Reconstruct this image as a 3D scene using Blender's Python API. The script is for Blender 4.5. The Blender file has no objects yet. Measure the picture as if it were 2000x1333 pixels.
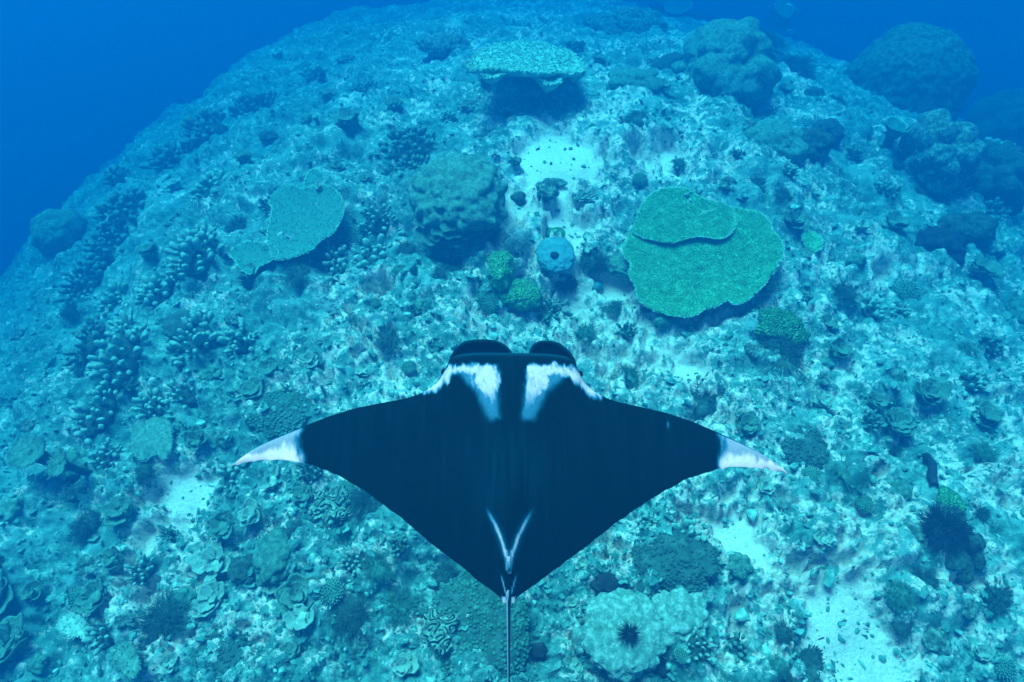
import bpy, math, random
import numpy as np
from mathutils import Vector, Matrix

random.seed(7)
rng = np.random.default_rng(7)
sc = bpy.context.scene
col = sc.collection
R = math.radians

# ------------------------------------------------------------------ camera
CAM_Z, PITCH, HFOV = 7.5, 56.0, 78.0
cam_d = bpy.data.cameras.new('camera')
cam_d.sensor_width = 36.0
cam_d.lens = 18.0 / math.tan(R(HFOV / 2))
cam_d.clip_start, cam_d.clip_end = 0.05, 400
cam = bpy.data.objects.new('camera', cam_d)
cam.location = (0, 0, CAM_Z)
cam.rotation_euler = (R(90 - PITCH), 0, 0)
col.objects.link(cam)
sc.camera = cam
sc.render.resolution_x, sc.render.resolution_y = 1024, 682

# ------------------------------------------------------------------ light
SUN_EL, SUN_AZ = 62.0, -28.0          # azimuth clockwise from +Y
world = bpy.data.worlds.new('World')
sc.world = world
world.use_nodes = True
wn = world.node_tree.nodes
sky = wn.new('ShaderNodeTexSky')
sky.sky_type = 'NISHITA'
sky.sun_disc = False
sky.sun_elevation = R(SUN_EL)
sky.sun_rotation = R(SUN_AZ)
wn['Background'].inputs['Strength'].default_value = 0.085
world.node_tree.links.new(sky.outputs[0], wn['Background'].inputs['Color'])

sun_d = bpy.data.lights.new('sun', 'SUN')
sun_d.energy = 4.3
sun_d.angle = R(32)
sun_d.color = (1.0, 0.96, 0.9)
sun = bpy.data.objects.new('sun', sun_d)
sd = Vector((math.sin(R(SUN_AZ)) * math.cos(R(SUN_EL)), math.cos(R(SUN_AZ)) * math.cos(R(SUN_EL)), math.sin(R(SUN_EL))))
sun.rotation_euler = sd.to_track_quat('Z', 'Y').to_euler()
sun.location = (0, 0, 30)
col.objects.link(sun)

sc.view_settings.view_transform = 'Standard'
sc.view_settings.look = 'None'
sc.view_settings.exposure = 2.25
sc.view_settings.gamma = 1.0
sc.view_settings.use_curve_mapping = False
sc.cycles.volume_bounces = 2
sc.cycles.max_bounces = 6
sc.cycles.use_denoising = True

# water body: sigma_s and sigma_a per metre, turned into Principled Volume inputs
SIG_S = (0.00002, 0.0082, 0.0212)
SIG_A = (0.155, 0.0550, 0.0345)
DENS = 0.20

# ------------------------------------------------------------------ numpy noise
def _h2(ix, iy, s=0):
    n = (ix.astype(np.int64) * 374761393 + iy.astype(np.int64) * 668265263 + s * 1442695041) & 0xffffffff
    n = ((n ^ (n >> 13)) * 1274126177) & 0xffffffff
    n = ((n ^ (n >> 16)) * 2246822519) & 0xffffffff
    return ((n ^ (n >> 15)) & 0xffffff) / float(0xffffff)

def _h3(ix, iy, iz, s=0):
    return _h2(ix + iz * 7919, iy + iz * 104729, s)

def vnoise2(x, y, s=0):
    ix, iy = np.floor(x), np.floor(y)
    fx, fy = x - ix, y - iy
    fx, fy = fx * fx * (3 - 2 * fx), fy * fy * (3 - 2 * fy)
    a, b = _h2(ix, iy, s), _h2(ix + 1, iy, s)
    c, d = _h2(ix, iy + 1, s), _h2(ix + 1, iy + 1, s)
    return ((a + (b - a) * fx) * (1 - fy) + (c + (d - c) * fx) * fy) * 2 - 1

def fbm2(x, y, octv=5, s=0, gain=0.5):
    v, a, t = np.zeros(np.shape(x)), 1.0, 0.0
    for k in range(octv):
        ca, sa = math.cos(k * 1.1 + s), math.sin(k * 1.1 + s)
        v = v + a * vnoise2(x * ca - y * sa, x * sa + y * ca, s + k * 17)
        t += a
        a *= gain
        x, y = x * 2.03, y * 2.03
    return v / t * 1.6

def worley2(x, y, s=0):
    ix, iy = np.floor(x), np.floor(y)
    best = np.full(np.shape(x), 9.0)
    for dx in (-1, 0, 1):
        for dy in (-1, 0, 1):
            cx, cy = ix + dx, iy + dy
            px, py = cx + _h2(cx, cy, s), cy + _h2(cx, cy, s + 5)
            best = np.minimum(best, (px - x) ** 2 + (py - y) ** 2)
    return np.sqrt(best)

def vnoise3(p, s=0):
    i = np.floor(p)
    f = p - i
    f = f * f * (3 - 2 * f)
    out = 0
    for dx in (0, 1):
        for dy in (0, 1):
            for dz in (0, 1):
                w = (f[:, 0] if dx else 1 - f[:, 0]) * (f[:, 1] if dy else 1 - f[:, 1]) * (f[:, 2] if dz else 1 - f[:, 2])
                out = out + w * _h3(i[:, 0] + dx, i[:, 1] + dy, i[:, 2] + dz, s)
    return out * 2 - 1

def fbm3(p, octv=4, s=0):
    v, a, t = 0, 1.0, 0.0
    for k in range(octv):
        v = v + a * vnoise3(p, s + k * 13)
        t += a
        a *= 0.5
        p = p * 2.03 + 3.1
    return v / t * 1.5

def worley3(p, s=0):
    i = np.floor(p)
    best = np.full(len(p), 9.0)
    for dx in (-1, 0, 1):
        for dy in (-1, 0, 1):
            for dz in (-1, 0, 1):
                cx, cy, cz = i[:, 0] + dx, i[:, 1] + dy, i[:, 2] + dz
                q = np.stack([cx + _h3(cx, cy, cz, s), cy + _h3(cx, cy, cz, s + 3), cz + _h3(cx, cy, cz, s + 6)], 1)
                best = np.minimum(best, ((q - p) ** 2).sum(1))
    return np.sqrt(best)

def sstep(a, b, x):
    t = np.clip((x - a) / (b - a), 0, 1)
    return t * t * (3 - 2 * t)

# ------------------------------------------------------------------ seabed shape
def base_z(x, y):
    xx = x - 1.0
    rx = np.where(xx < 0, 30.0, 24.5)
    q = xx * xx / (2 * rx) + (y - 3.0) ** 2 / (2 * np.where(y > 3, 38.0, 30.0))
    q = q + .027 * np.maximum(0, -x - 5.0) ** 2
    return -38.0 * (1 - np.exp(-q / 38.0))

def soft_z(x, y):
    x, y = np.asarray(x, float), np.asarray(y, float)
    return base_z(x, y) + 0.42 * fbm2(x * 0.22, y * 0.22, 3, 3) + 0.13 * fbm2(x * 0.75, y * 0.75, 3, 9)

F_PX = 1000.0 / math.tan(R(HFOV / 2))
FWD = np.array([0, math.cos(R(PITCH)), -math.sin(R(PITCH))])
UPV = np.array([0, math.sin(R(PITCH)), math.cos(R(PITCH))])
EYE = np.array([0, 0, CAM_Z])

def ray(px, py):
    return FWD + np.array([1.0, 0, 0]) * ((px - 1000.0) / F_PX) + UPV * ((666.5 - py) / F_PX)

_ts = 2.0 * 1.006 ** np.arange(560)
def hit(px, py):
    """where the line through a photo pixel meets the seabed, and metres per pixel there"""
    d = ray(px, py)
    p = EYE[None] + d[None] * _ts[:, None]
    g = p[:, 2] - soft_z(p[:, 0], p[:, 1])
    below = np.nonzero(g < 0)[0]
    k = below[0] if len(below) else int(np.argmin(g))
    t = _ts[k]
    if len(below) and k > 0:
        t = _ts[k - 1] + (_ts[k] - _ts[k - 1]) * g[k - 1] / (g[k - 1] - g[k])
    q = EYE + d * t
    return q, t / F_PX

def soft_normal(x, y, e=0.5):
    gx = (soft_z(x + e, y) - soft_z(x - e, y)) / (2 * e)
    gy = (soft_z(x, y + e) - soft_z(x, y - e)) / (2 * e)
    n = np.array([-float(gx), -float(gy), 1.0])
    return n / np.linalg.norm(n)

# bare sand: px centre, radii, weight; the broad centre patches also paint in brightness
SAND = [(1110, 490, 150, 210, .85), (1200, 650, 160, 100, .85), (700, 650, 120, 90, .5), (1300, 300, 160, 70, .5), (1085, 318, 100, 62, 2.0), (1020, 400, 50, 50, 1.2), (1010, 455, 45, 35, 1.2), (1075, 440, 70, 40, .45), (930, 262, 45, 25, .6), (1260, 290, 110, 40, .45), (1180, 250, 100, 35, .4),
        (1185, 575, 60, 50, 1.2), (1130, 640, 55, 40, .75), (740, 590, 45, 45, 1.2), (700, 640, 60, 40, .5), (1210, 690, 45, 50, .7), (1340, 730, 50, 30, .8), (1280, 650, 60, 40, .5),
        (1660, 1245, 80, 90, 2.0), (1715, 1170, 40, 50, .5), (350, 965, 75, 45, 2.0), (375, 1000, 40, 40, 1.2), (290, 1070, 45, 90, 1.5), (360, 1060, 60, 90, .7), (310, 1170, 50, 60, .6), (1440, 1030, 55, 40, .8), (1480, 1080, 40, 30, .85),
        (1690, 520, 35, 55, .85), (1600, 840, 40, 30, .4), (1700, 945, 25, 20, .8), (1430, 1200, 25, 45, .8), (1500, 640, 50, 30, .3), (1560, 700, 80, 60, .35),
        (520, 1060, 40, 40, .4), (450, 1240, 60, 40, .55), (700, 1100, 40, 30, .5), (240, 1000, 50, 90, .35), (1530, 1130, 60, 50, .5), (1920, 640, 80, 120, .35), (1320, 1010, 60, 60, .4), (1180, 1090, 60, 40, .35), (770, 730, 60, 40, .4)]
_sw = []
for (px, py, rx, ry, w) in SAND:
    q, s = hit(px, py)
    d = ray(px, py)
    d = d / np.linalg.norm(d)
    fore = max(0.35, abs(float(np.dot(d, soft_normal(q[0], q[1])))))
    _sw.append((q[0], q[1], rx * s, ry * s / fore, w))

def sand_amount(x, y):
    v = -0.46 + 0.32 * sstep(-7, 1, x) - 0.10 * sstep(4, 9, x) + 0.12 * sstep(9, 3, y)  # fewer pale patches at the sides: more coral, and dimness painted in
    b = np.zeros(np.shape(x))
    for (cx, cy, rx, ry, w) in _sw:
        b = np.maximum(b, w * np.exp(-((x - cx) / rx) ** 2 - ((y - cy) / ry) ** 2))
    n = 0.62 * fbm2(x * 1.9, y * 1.9, 6, 21, 0.7)
    return v + .72 * b + n

def full_z(x, y, sand=None):
    if sand is None:
        sand = sand_amount(x, y)
    rough = 1 - sstep(0.15, 0.6, sand)
    wx, wy = x + 0.12 * fbm2(x * 2, y * 2, 2, 31), y + 0.12 * fbm2(x * 2, y * 2, 2, 37)
    big = np.clip(1 - worley2(wx * 0.75, wy * 0.75, 2) ** 2 * 1.5, 0, 1) * (vnoise2(x * .5, y * .5, 41) * .5 + .6)
    mid = np.clip(1 - worley2(wx * 2.1, wy * 2.1, 4) ** 2 * 1.6, 0, 1) * np.clip(vnoise2(x * 1.1, y * 1.1, 43) + .55, 0, 1)
    sml = np.clip(1 - worley2(wx * 5.5, wy * 5.5, 8) ** 2 * 1.7, 0, 1)
    tin = np.clip(1 - worley2(x * 12, y * 12, 9) ** 2 * 1.8, 0, 1)
    f = fbm2(x * 3.0, y * 3.0, 4, 51)
    return soft_z(x, y) + rough * (0.30 * big + 0.22 * mid + 0.11 * sml + 0.04 * tin + 0.08 * f) - 0.02 + 0.012 * tin * vnoise2(x * 4, y * 4, 5)

# ------------------------------------------------------------------ object helpers
def mesh_np(name, v, quads=None, tris=None, smooth=True):
    me = bpy.data.meshes.new(name)
    v = np.asarray(v, np.float32)
    idx, tot = [], []
    if quads is not None and len(quads):
        idx.append(np.asarray(quads, np.int32).ravel()); tot.append(np.full(len(quads), 4, np.int32))
    if tris is not None and len(tris):
        idx.append(np.asarray(tris, np.int32).ravel()); tot.append(np.full(len(tris), 3, np.int32))
    idx, tot = np.concatenate(idx), np.concatenate(tot)
    me.vertices.add(len(v)); me.vertices.foreach_set('co', v.ravel())
    me.loops.add(len(idx)); me.loops.foreach_set('vertex_index', idx)
    me.polygons.add(len(tot))
    me.polygons.foreach_set('loop_start', (np.cumsum(tot) - tot).astype(np.int32))
    me.polygons.foreach_set('loop_total', tot)
    me.polygons.foreach_set('use_smooth', np.full(len(tot), smooth))
    me.update(calc_edges=True)
    me.validate()
    return me

def link(name, me, m=None, parent=None):
    o = bpy.data.objects.new(name, me)
    if m is not None and me is not None and not me.materials:
        me.materials.append(m)
    col.objects.link(o)
    if parent is not None:
        o.parent = parent
    return o

def tag(o, label=None, cat=None, group=None, kind=None):
    if label: o['label'] = label
    if cat: o['category'] = cat
    if group: o['group'] = group
    if kind: o['kind'] = kind
    return o

def empty(name, loc, label, cat, group=None, rz=0.0, normal=None):
    o = bpy.data.objects.new(name, None)
    o.empty_display_size = 0.1
    col.objects.link(o)
    o.location = loc
    if normal is not None:
        q = Vector((0, 0, 1)).rotation_difference(Vector(normal))
        o.rotation_mode = 'QUATERNION'
        o.rotation_quaternion = q @ Matrix.Rotation(rz, 3, 'Z').to_quaternion()
    else:
        o.rotation_euler = (0, 0, rz)
    return tag(o, label, cat, group)

class MB:
    """collects verts and faces for one mesh"""
    def __init__(s): s.v, s.q, s.t, s.n = [], [], [], 0
    def add(s, v, quads=None, tris=None):
        v = np.asarray(v, float).reshape(-1, 3)
        if quads is not None and len(quads): s.q.append(np.asarray(quads, int) + s.n)
        if tris is not None and len(tris): s.t.append(np.asarray(tris, int) + s.n)
        s.v.append(v); s.n += len(v)
    def mesh(s, name, smooth=True):
        return mesh_np(name, np.concatenate(s.v), np.concatenate(s.q) if s.q else None, np.concatenate(s.t) if s.t else None, smooth)

def ico(level):
    t = (1 + 5 ** .5) / 2
    v = [(-1, t, 0), (1, t, 0), (-1, -t, 0), (1, -t, 0), (0, -1, t), (0, 1, t), (0, -1, -t), (0, 1, -t), (t, 0, -1), (t, 0, 1), (-t, 0, -1), (-t, 0, 1)]
    v = [np.array(a) / np.linalg.norm(a) for a in v]
    f = [(0, 11, 5), (0, 5, 1), (0, 1, 7), (0, 7, 10), (0, 10, 11), (1, 5, 9), (5, 11, 4), (11, 10, 2), (10, 7, 6), (7, 1, 8),
         (3, 9, 4), (3, 4, 2), (3, 2, 6), (3, 6, 8), (3, 8, 9), (4, 9, 5), (2, 4, 11), (6, 2, 10), (8, 6, 7), (9, 8, 1)]
    for _ in range(level):
        cache, nf = {}, []
        def mid(a, b):
            k = (a, b) if a < b else (b, a)
            if k not in cache:
                m = v[a] + v[b]
                v.append(m / np.linalg.norm(m)); cache[k] = len(v) - 1
            return cache[k]
        for a, b, c in f:
            ab, bc, ca = mid(a, b), mid(b, c), mid(c, a)
            nf += [(a, ab, ca), (b, bc, ab), (c, ca, bc), (ab, bc, ca)]
        f = nf
    return np.array(v), np.array(f)
ICO = {k: ico(k) for k in (0, 1, 2, 3, 4, 5)}

def tube(mb, pts, rad, n=6, cap=True):
    pts = np.asarray(pts, float)
    k = len(pts)
    tang = np.gradient(pts, axis=0)
    ref = np.array([0.31, 0.2, 0.93])
    rings = []
    for i in range(k):
        t = tang[i] / (np.linalg.norm(tang[i]) + 1e-9)
        a = np.cross(t, ref); a /= np.linalg.norm(a) + 1e-9
        b = np.cross(t, a)
        th = np.arange(n) * 2 * math.pi / n
        rings.append(pts[i] + rad[i] * (np.cos(th)[:, None] * a + np.sin(th)[:, None] * b))
    v = np.concatenate(rings)
    q = [(i * n + j, i * n + (j + 1) % n, (i + 1) * n + (j + 1) % n, (i + 1) * n + j) for i in range(k - 1) for j in range(n)]
    t = []
    if cap:
        v = np.concatenate([v, pts[-1:] + (pts[-1:] - pts[-2:-1]) * 0.15])
        t = [((k - 1) * n + j, (k - 1) * n + (j + 1) % n, k * n) for j in range(n)]
    mb.add(v, q, t)

# ------------------------------------------------------------------ materials
def mat(name, dark, mid, pale, scale=14.0, bump=0.5, rough=0.85, lo=0.38, hi=0.66, fine=90.0, dist=0.02, kind='noise', extra=None):
    dark, mid, pale = [(c[0] * .6, c[1], c[2]) for c in (dark, mid, pale)]
    m = bpy.data.materials.new(name)
    m.use_nodes = True
    n, l = m.node_tree.nodes, m.node_tree.links
    b = n['Principled BSDF']
    b.inputs['Roughness'].default_value = rough
    b.inputs['Specular IOR Level'].default_value = 0.15
    tc = n.new('ShaderNodeTexCoord')
    nz = n.new('ShaderNodeTexNoise')
    nz.inputs['Scale'].default_value = scale
    nz.inputs['Detail'].default_value = 7
    nz.inputs['Roughness'].default_value = 0.68
    l.new(tc.outputs['Object'], nz.inputs['Vector'])
    rp = n.new('ShaderNodeValToRGB')
    e = rp.color_ramp.elements
    e[0].position, e[0].color = lo, (*dark, 1)
    e[1].position, e[1].color = hi, (*pale, 1)
    k = e.new((lo + hi) / 2); k.color = (*mid, 1)
    l.new(nz.outputs['Fac'], rp.inputs['Fac'])
    l.new(rp.outputs['Color'], b.inputs['Base Color'])
    if kind == 'maze':
        w = n.new('ShaderNodeTexNoise')
        w.inputs['Scale'].default_value = fine * 0.35
        w.inputs['Detail'].default_value = 1.0
        l.new(tc.outputs['Object'], w.inputs['Vector'])
        mm = n.new('ShaderNodeMath'); mm.operation = 'MULTIPLY'; mm.inputs[1].default_value = 48.0
        l.new(w.outputs['Fac'], mm.inputs[0])
        f2 = n.new('ShaderNodeMath'); f2.operation = 'SINE'
        l.new(mm.outputs[0], f2.inputs[0])
        hgt = f2.outputs[0]
    elif kind == 'cells':
        w = n.new('ShaderNodeTexVoronoi'); w.inputs['Scale'].default_value = fine
        l.new(tc.outputs['Object'], w.inputs['Vector'])
        inv = n.new('ShaderNodeMath'); inv.operation = 'SUBTRACT'; inv.inputs[0].default_value = 1.0
        l.new(w.outputs['Distance'], inv.inputs[1])
        hgt = inv.outputs[0]
    else:
        w = n.new('ShaderNodeTexNoise'); w.inputs['Scale'].default_value = fine; w.inputs['Detail'].default_value = 5
        w.inputs['Roughness'].default_value = 0.7
        l.new(tc.outputs['Object'], w.inputs['Vector'])
        hgt = w.outputs['Fac']
    bp = n.new('ShaderNodeBump')
    bp.inputs['Strength'].default_value = bump
    bp.inputs['Distance'].default_value = dist
    l.new(hgt, bp.inputs['Height'])
    l.new(bp.outputs['Normal'], b.inputs['Normal'])
    return m

M = {}
M['table'] = mat('table_coral_green', (.04, .23, .11), (.06, .30, .15), (.10, .38, .215), 7, .6, fine=130, dist=.015)
M['table_blue'] = mat('table_coral_teal', (.03, .14, .10), (.045, .175, .13), (.08, .23, .18), 26, .5, fine=120)
M['rim'] = mat('pale_branch_tips', (.2, .42, .28), (.32, .54, .40), (.5, .66, .54), 20, .3)
M['lump'] = mat('massive_coral_olive', (.03, .10, .07), (.07, .17, .125), (.13, .26, .19), 16, .8, fine=60, dist=.04, lo=.36, hi=.62)
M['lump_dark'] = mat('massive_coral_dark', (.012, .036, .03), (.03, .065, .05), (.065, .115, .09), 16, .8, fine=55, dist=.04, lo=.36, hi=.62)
M['lump_pale'] = mat('massive_coral_pale', (.09, .19, .145), (.16, .27, .205), (.44, .50, .42), 14, .9, fine=50, dist=.035, lo=.3, hi=.64)
M['knob'] = mat('finger_coral_buff', (.12, .24, .19), (.24, .36, .28), (.38, .48, .38), 14, .5, fine=70)
M['knob_dark'] = mat('finger_coral_brown', (.05, .12, .095), (.10, .20, .155), (.18, .29, .22), 14, .5, fine=70)
M['leaf'] = mat('leaf_coral', (.05, .12, .09), (.09, .18, .135), (.17, .28, .21), 14, .5, fine=60)
M['leaf_pale'] = mat('leaf_coral_bleached', (.16, .26, .2), (.30, .38, .3), (.5, .54, .44), 16, .7, fine=55, dist=.02)
M['soft'] = mat('soft_coral_dark', (.018, .05, .042), (.03, .075, .06), (.06, .115, .09), 8, .3)
M['soft_green'] = mat('soft_coral_green', (.025, .09, .06), (.045, .135, .095), (.08, .19, .14), 8, .3)
M['soft_pale'] = mat('soft_coral_grey', (.09, .13, .12), (.14, .19, .17), (.22, .27, .24), 8, .3)
M['brain'] = mat('brain_coral_green', (.03, .15, .06), (.06, .25, .10), (.14, .38, .18), 10, 1.0, fine=26, dist=.04, kind='maze')
M['brain_green'] = mat('ridged_coral_green', (.05, .22, .085), (.07, .29, .12), (.11, .36, .17), 10, .9, fine=30, dist=.03, kind='maze')
M['brain_pale'] = mat('maze_coral_pale', (.10, .19, .14), (.18, .28, .21), (.32, .42, .32), 10, 1.0, fine=15, dist=.06, kind='maze')
M['sponge'] = mat('plate_sponge_blue', (.03, .15, .155), (.05, .19, .20), (.09, .25, .26), 9, .6, fine=24, dist=.03)
M['black'] = mat('black_growth_and_shade', (.008, .012, .014), (.012, .018, .02), (.03, .04, .04), 12, .4)  # also colours lumps and fronds that stand in for shade
M['shelf'] = mat('shelf_coral_skin', (.16, .32, .22), (.24, .41, .3), (.36, .52, .4), 6, .6, fine=30, dist=.03)
M['dome'] = mat('dome_coral_skin', (.015, .05, .04), (.045, .115, .085), (.10, .19, .14), 9, .9, fine=38, dist=.05, lo=.38, hi=.6)
M['rock'] = mat('encrusted_rock', (.02, .055, .045), (.07, .13, .10), (.26, .34, .27), 13, .8, fine=50, dist=.04, lo=.36, hi=.64)
M['fish_dark'] = mat('dark_fish_skin', (.01, .015, .02), (.016, .022, .03), (.04, .05, .06), 10, .1, rough=.5)
M['fish_pale'] = mat('pale_fish_skin', (.3, .36, .4), (.45, .5, .52), (.6, .62, .62), 10, .1, rough=.4)

# ------------------------------------------------------------------ seabed
def seabed():
    NA, NR = 860, 740
    ang = np.linspace(R(-112), R(112), NA)
    rad = 1.2 * np.exp(np.linspace(0, math.log(66 / 1.2), NR))
    A, RR = np.meshgrid(ang, rad)
    x, y = np.sin(A) * RR, np.cos(A) * RR - 2.5
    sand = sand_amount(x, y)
    z = full_z(x, y, sand)
    v = np.stack([x, y, z], -1).reshape(-1, 3)
    i = np.arange(NR - 1)[:, None] * NA + np.arange(NA - 1)[None]
    q = np.stack([i, i + 1, i + NA + 1, i + NA], -1).reshape(-1, 4)
    q = q[:, ::-1]
    me = mesh_np('seabed', v, q)
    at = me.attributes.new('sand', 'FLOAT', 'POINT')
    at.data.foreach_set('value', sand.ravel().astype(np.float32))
    m = bpy.data.materials.new('reef_ground')
    m.use_nodes = True
    n, l = m.node_tree.nodes, m.node_tree.links
    b = n['Principled BSDF']
    b.inputs['Roughness'].default_value = .92
    b.inputs['Specular IOR Level'].default_value = .1
    tc = n.new('ShaderNodeTexCoord')
    def noise(scale, det=6, ro=.65):
        k = n.new('ShaderNodeTexNoise'); k.inputs['Scale'].default_value = scale
        k.inputs['Detail'].default_value = det; k.inputs['Roughness'].default_value = ro
        l.new(tc.outputs['Object'], k.inputs['Vector']); return k.outputs['Fac']
    def ramp(src, stops):
        r = n.new('ShaderNodeValToRGB'); e = r.color_ramp.elements
        e[0].position, e[0].color = stops[0][0], (*stops[0][1], 1)
        e[1].position, e[1].color = stops[-1][0], (*stops[-1][1], 1)
        for p, c in stops[1:-1]:
            k = e.new(p); k.color = (*c, 1)
        l.new(src, r.inputs['Fac']); return r.outputs['Color']
    def mix(f, a, c):
        k = n.new('ShaderNodeMix'); k.data_type = 'RGBA'
        if isinstance(f, float): k.inputs['Factor'].default_value = f
        else: l.new(f, k.inputs['Factor'])
        l.new(a, k.inputs['A']); l.new(c, k.inputs['B']); return k.outputs['Result']
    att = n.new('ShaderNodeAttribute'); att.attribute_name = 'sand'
    cover_and_dim = n.new('ShaderNodeMath'); cover_and_dim.operation = 'MULTIPLY_ADD'; cover_and_dim.inputs[1].default_value = .22  # coral cover and the dim sides put into one ground tone
    cover_and_dim.use_clamp = True
    l.new(att.outputs['Fac'], cover_and_dim.inputs[0]); l.new(noise(.9, 5), cover_and_dim.inputs[2])
    patch = ramp(cover_and_dim.outputs[0], [(.34, (.015, .115, .10)), (.48, (.045, .215, .19)), (.62, (.11, .36, .32))])
    fine = ramp(noise(9, 9, .75), [(.36, (.012, .07, .06)), (.47, (.04, .18, .15)), (.55, (.12, .35, .285)), (.67, (.40, .62, .55))])
    speck = n.new('ShaderNodeMapRange'); speck.inputs['From Min'].default_value = .38; speck.inputs['From Max'].default_value = .62
    speck.inputs['To Min'].default_value = .12; speck.inputs['To Max'].default_value = .80
    l.new(noise(1.7, 5, .6), speck.inputs['Value'])
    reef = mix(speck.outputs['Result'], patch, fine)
    grain = ramp(noise(30, 6, .8), [(.28, (.09, .22, .18)), (.44, (.48, .55, .47)), (.68, (.72, .65, .54))])
    nn = noise(7, 8, .75)
    ma = n.new('ShaderNodeMath'); ma.operation = 'MULTIPLY_ADD'; ma.inputs[1].default_value = 4.2; ma.inputs[2].default_value = -2.1
    l.new(nn, ma.inputs[0])
    ad = n.new('ShaderNodeMath'); ad.operation = 'ADD'
    l.new(att.outputs['Fac'], ad.inputs[0]); l.new(ma.outputs[0], ad.inputs[1])
    mr = n.new('ShaderNodeMapRange'); mr.interpolation_type = 'SMOOTHSTEP'
    mr.inputs['From Min'].default_value = -.05; mr.inputs['From Max'].default_value = .42
    l.new(ad.outputs[0], mr.inputs['Value'])
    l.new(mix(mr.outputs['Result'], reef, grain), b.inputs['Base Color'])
    bp = n.new('ShaderNodeBump'); bp.inputs['Strength'].default_value = .85; bp.inputs['Distance'].default_value = .06
    l.new(noise(16, 9, .75), bp.inputs['Height']); l.new(bp.outputs['Normal'], b.inputs['Normal'])
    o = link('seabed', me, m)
    tag(o, 'sloping reef ground of coral rock and pale sand', kind='structure')
seabed()

# ------------------------------------------------------------------ water (haze)
def water():
    x0, x1, y0, y1, z0, z1 = -72, 72, -36, 72, -41, CAM_Z + 0.6
    v = [(x, y, z) for z in (z0, z1) for y in (y0, y1) for x in (x0, x1)]
    q = [(0, 2, 3, 1), (4, 5, 7, 6), (0, 1, 5, 4), (2, 6, 7, 3), (0, 4, 6, 2), (1, 3, 7, 5)]
    me = mesh_np('haze', v, q, smooth=False)
    m = bpy.data.materials.new('sea_water')
    m.use_nodes = True
    n, l = m.node_tree.nodes, m.node_tree.links
    n.remove(n['Principled BSDF'])
    p = n.new('ShaderNodeVolumePrincipled')
    c = [s / DENS for s in SIG_S]
    a = [max(0, 1 - sa / (DENS * (1 - cc))) ** 2 for sa, cc in zip(SIG_A, c)]
    p.inputs['Color'].default_value = (*c, 1)
    p.inputs['Absorption Color'].default_value = (*a, 1)
    p.inputs['Density'].default_value = DENS
    p.inputs['Density Attribute'].default_value = ''
    p.inputs['Temperature Attribute'].default_value = ''
    p.inputs['Anisotropy'].default_value = 0.25
    l.new(p.outputs[0], n['Material Output'].inputs['Volume'])
    tag(link('haze', me, m), 'clear blue sea water around the reef', kind='stuff')
water()

PLACED = []
def surf(px, py):
    """point on the real seabed under a photo pixel, with scale and local normal"""
    q, s = hit(px, py)
    PLACED.append((px, py))
    z = float(full_z(np.array([q[0]]), np.array([q[1]]))[0])
    return Vector((q[0], q[1], z)), s, Vector(soft_normal(q[0], q[1]))

def up_mix(n, k=.5):
    return (Vector(n) * k + Vector((0, 0, 1)) * (1 - k)).normalized()


# ------------------------------------------------------------------ builders for the living reef
def smooth_outline(pts, n=140):
    """closed Catmull-Rom through points, resampled to n points of equal length"""
    p = np.asarray(pts, float)
    k = len(p)
    out = []
    for i in range(k):
        a, b, c, d = p[i - 1], p[i], p[(i + 1) % k], p[(i + 2) % k]
        t = np.linspace(0, 1, 12, endpoint=False)[:, None]
        out.append(0.5 * (2 * b + (c - a) * t + (2 * a - 5 * b + 4 * c - d) * t ** 2 + (3 * b - a - 3 * c + d) * t ** 3))
    o = np.concatenate(out)
    o = np.concatenate([o, o[:1]])
    L = np.concatenate([[0], np.cumsum(np.linalg.norm(np.diff(o, axis=0), axis=1))])
    s = np.linspace(0, L[-1], n, endpoint=False)
    return np.stack([np.interp(s, L, o[:, j]) for j in range(o.shape[1])], 1)

def on_plane(px, py, c, n):
    d = ray(px, py)
    t = np.dot(np.array(c) - EYE, n) / np.dot(d, n)
    return EYE + d * t

def local_frame(n):
    n = np.array(n) / np.linalg.norm(n)
    a = np.cross(np.array([0, 1.0, 0]), n); a /= np.linalg.norm(a)
    return a, np.cross(n, a), n

def plate_mesh(name, outl, thick, cup=0.0, rings=16, wob=0.02, seed=0, jag=0.0, hole=None):
    """a thick plate over a star-shaped outline given in its own plane (x, y)"""
    o = np.asarray(outl, float)
    n = len(o)
    if jag:
        rr = np.random.default_rng(seed)
        k = rr.normal(0, jag, n)
        L = np.linalg.norm(o, axis=1, keepdims=True)
        o = o * (1 + k[:, None] / L)
    ts = np.linspace(0, 1, rings + 1)[1:] ** 0.8
    size = np.linalg.norm(o, axis=1).mean()
    top = [np.array([[0, 0, 0.0]])]
    for t in ts:
        xy = o * t
        z = cup * t ** 2 + wob * fbm2(xy[:, 0] / size * 2 + seed, xy[:, 1] / size * 2, 4, seed) * min(1, 2 * t)
        top.append(np.column_stack([xy, z]))
    bot = []
    for t, th in ((.985, .6), (.8, 1.1), (.45, 1.8), (.15, 2.6)):
        xy = o * t
        z = cup * t ** 2 - thick * th + wob * fbm2(xy[:, 0] / size * 2 + seed, xy[:, 1] / size * 2, 4, seed)
        bot.append(np.column_stack([xy, z]))
    v = np.concatenate(top + bot)
    j = np.arange(n); j1 = (j + 1) % n
    tris = np.column_stack([np.zeros(n, int), 1 + j, 1 + j1])
    q = []
    R_ = rings + 4
    for i in range(R_ - 1):
        a, b = 1 + i * n, 1 + (i + 1) * n
        q.append(np.column_stack([a + j, b + j, b + j1, a + j1]))
    return mesh_np(name, v, np.concatenate(q), tris), o, size

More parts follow.
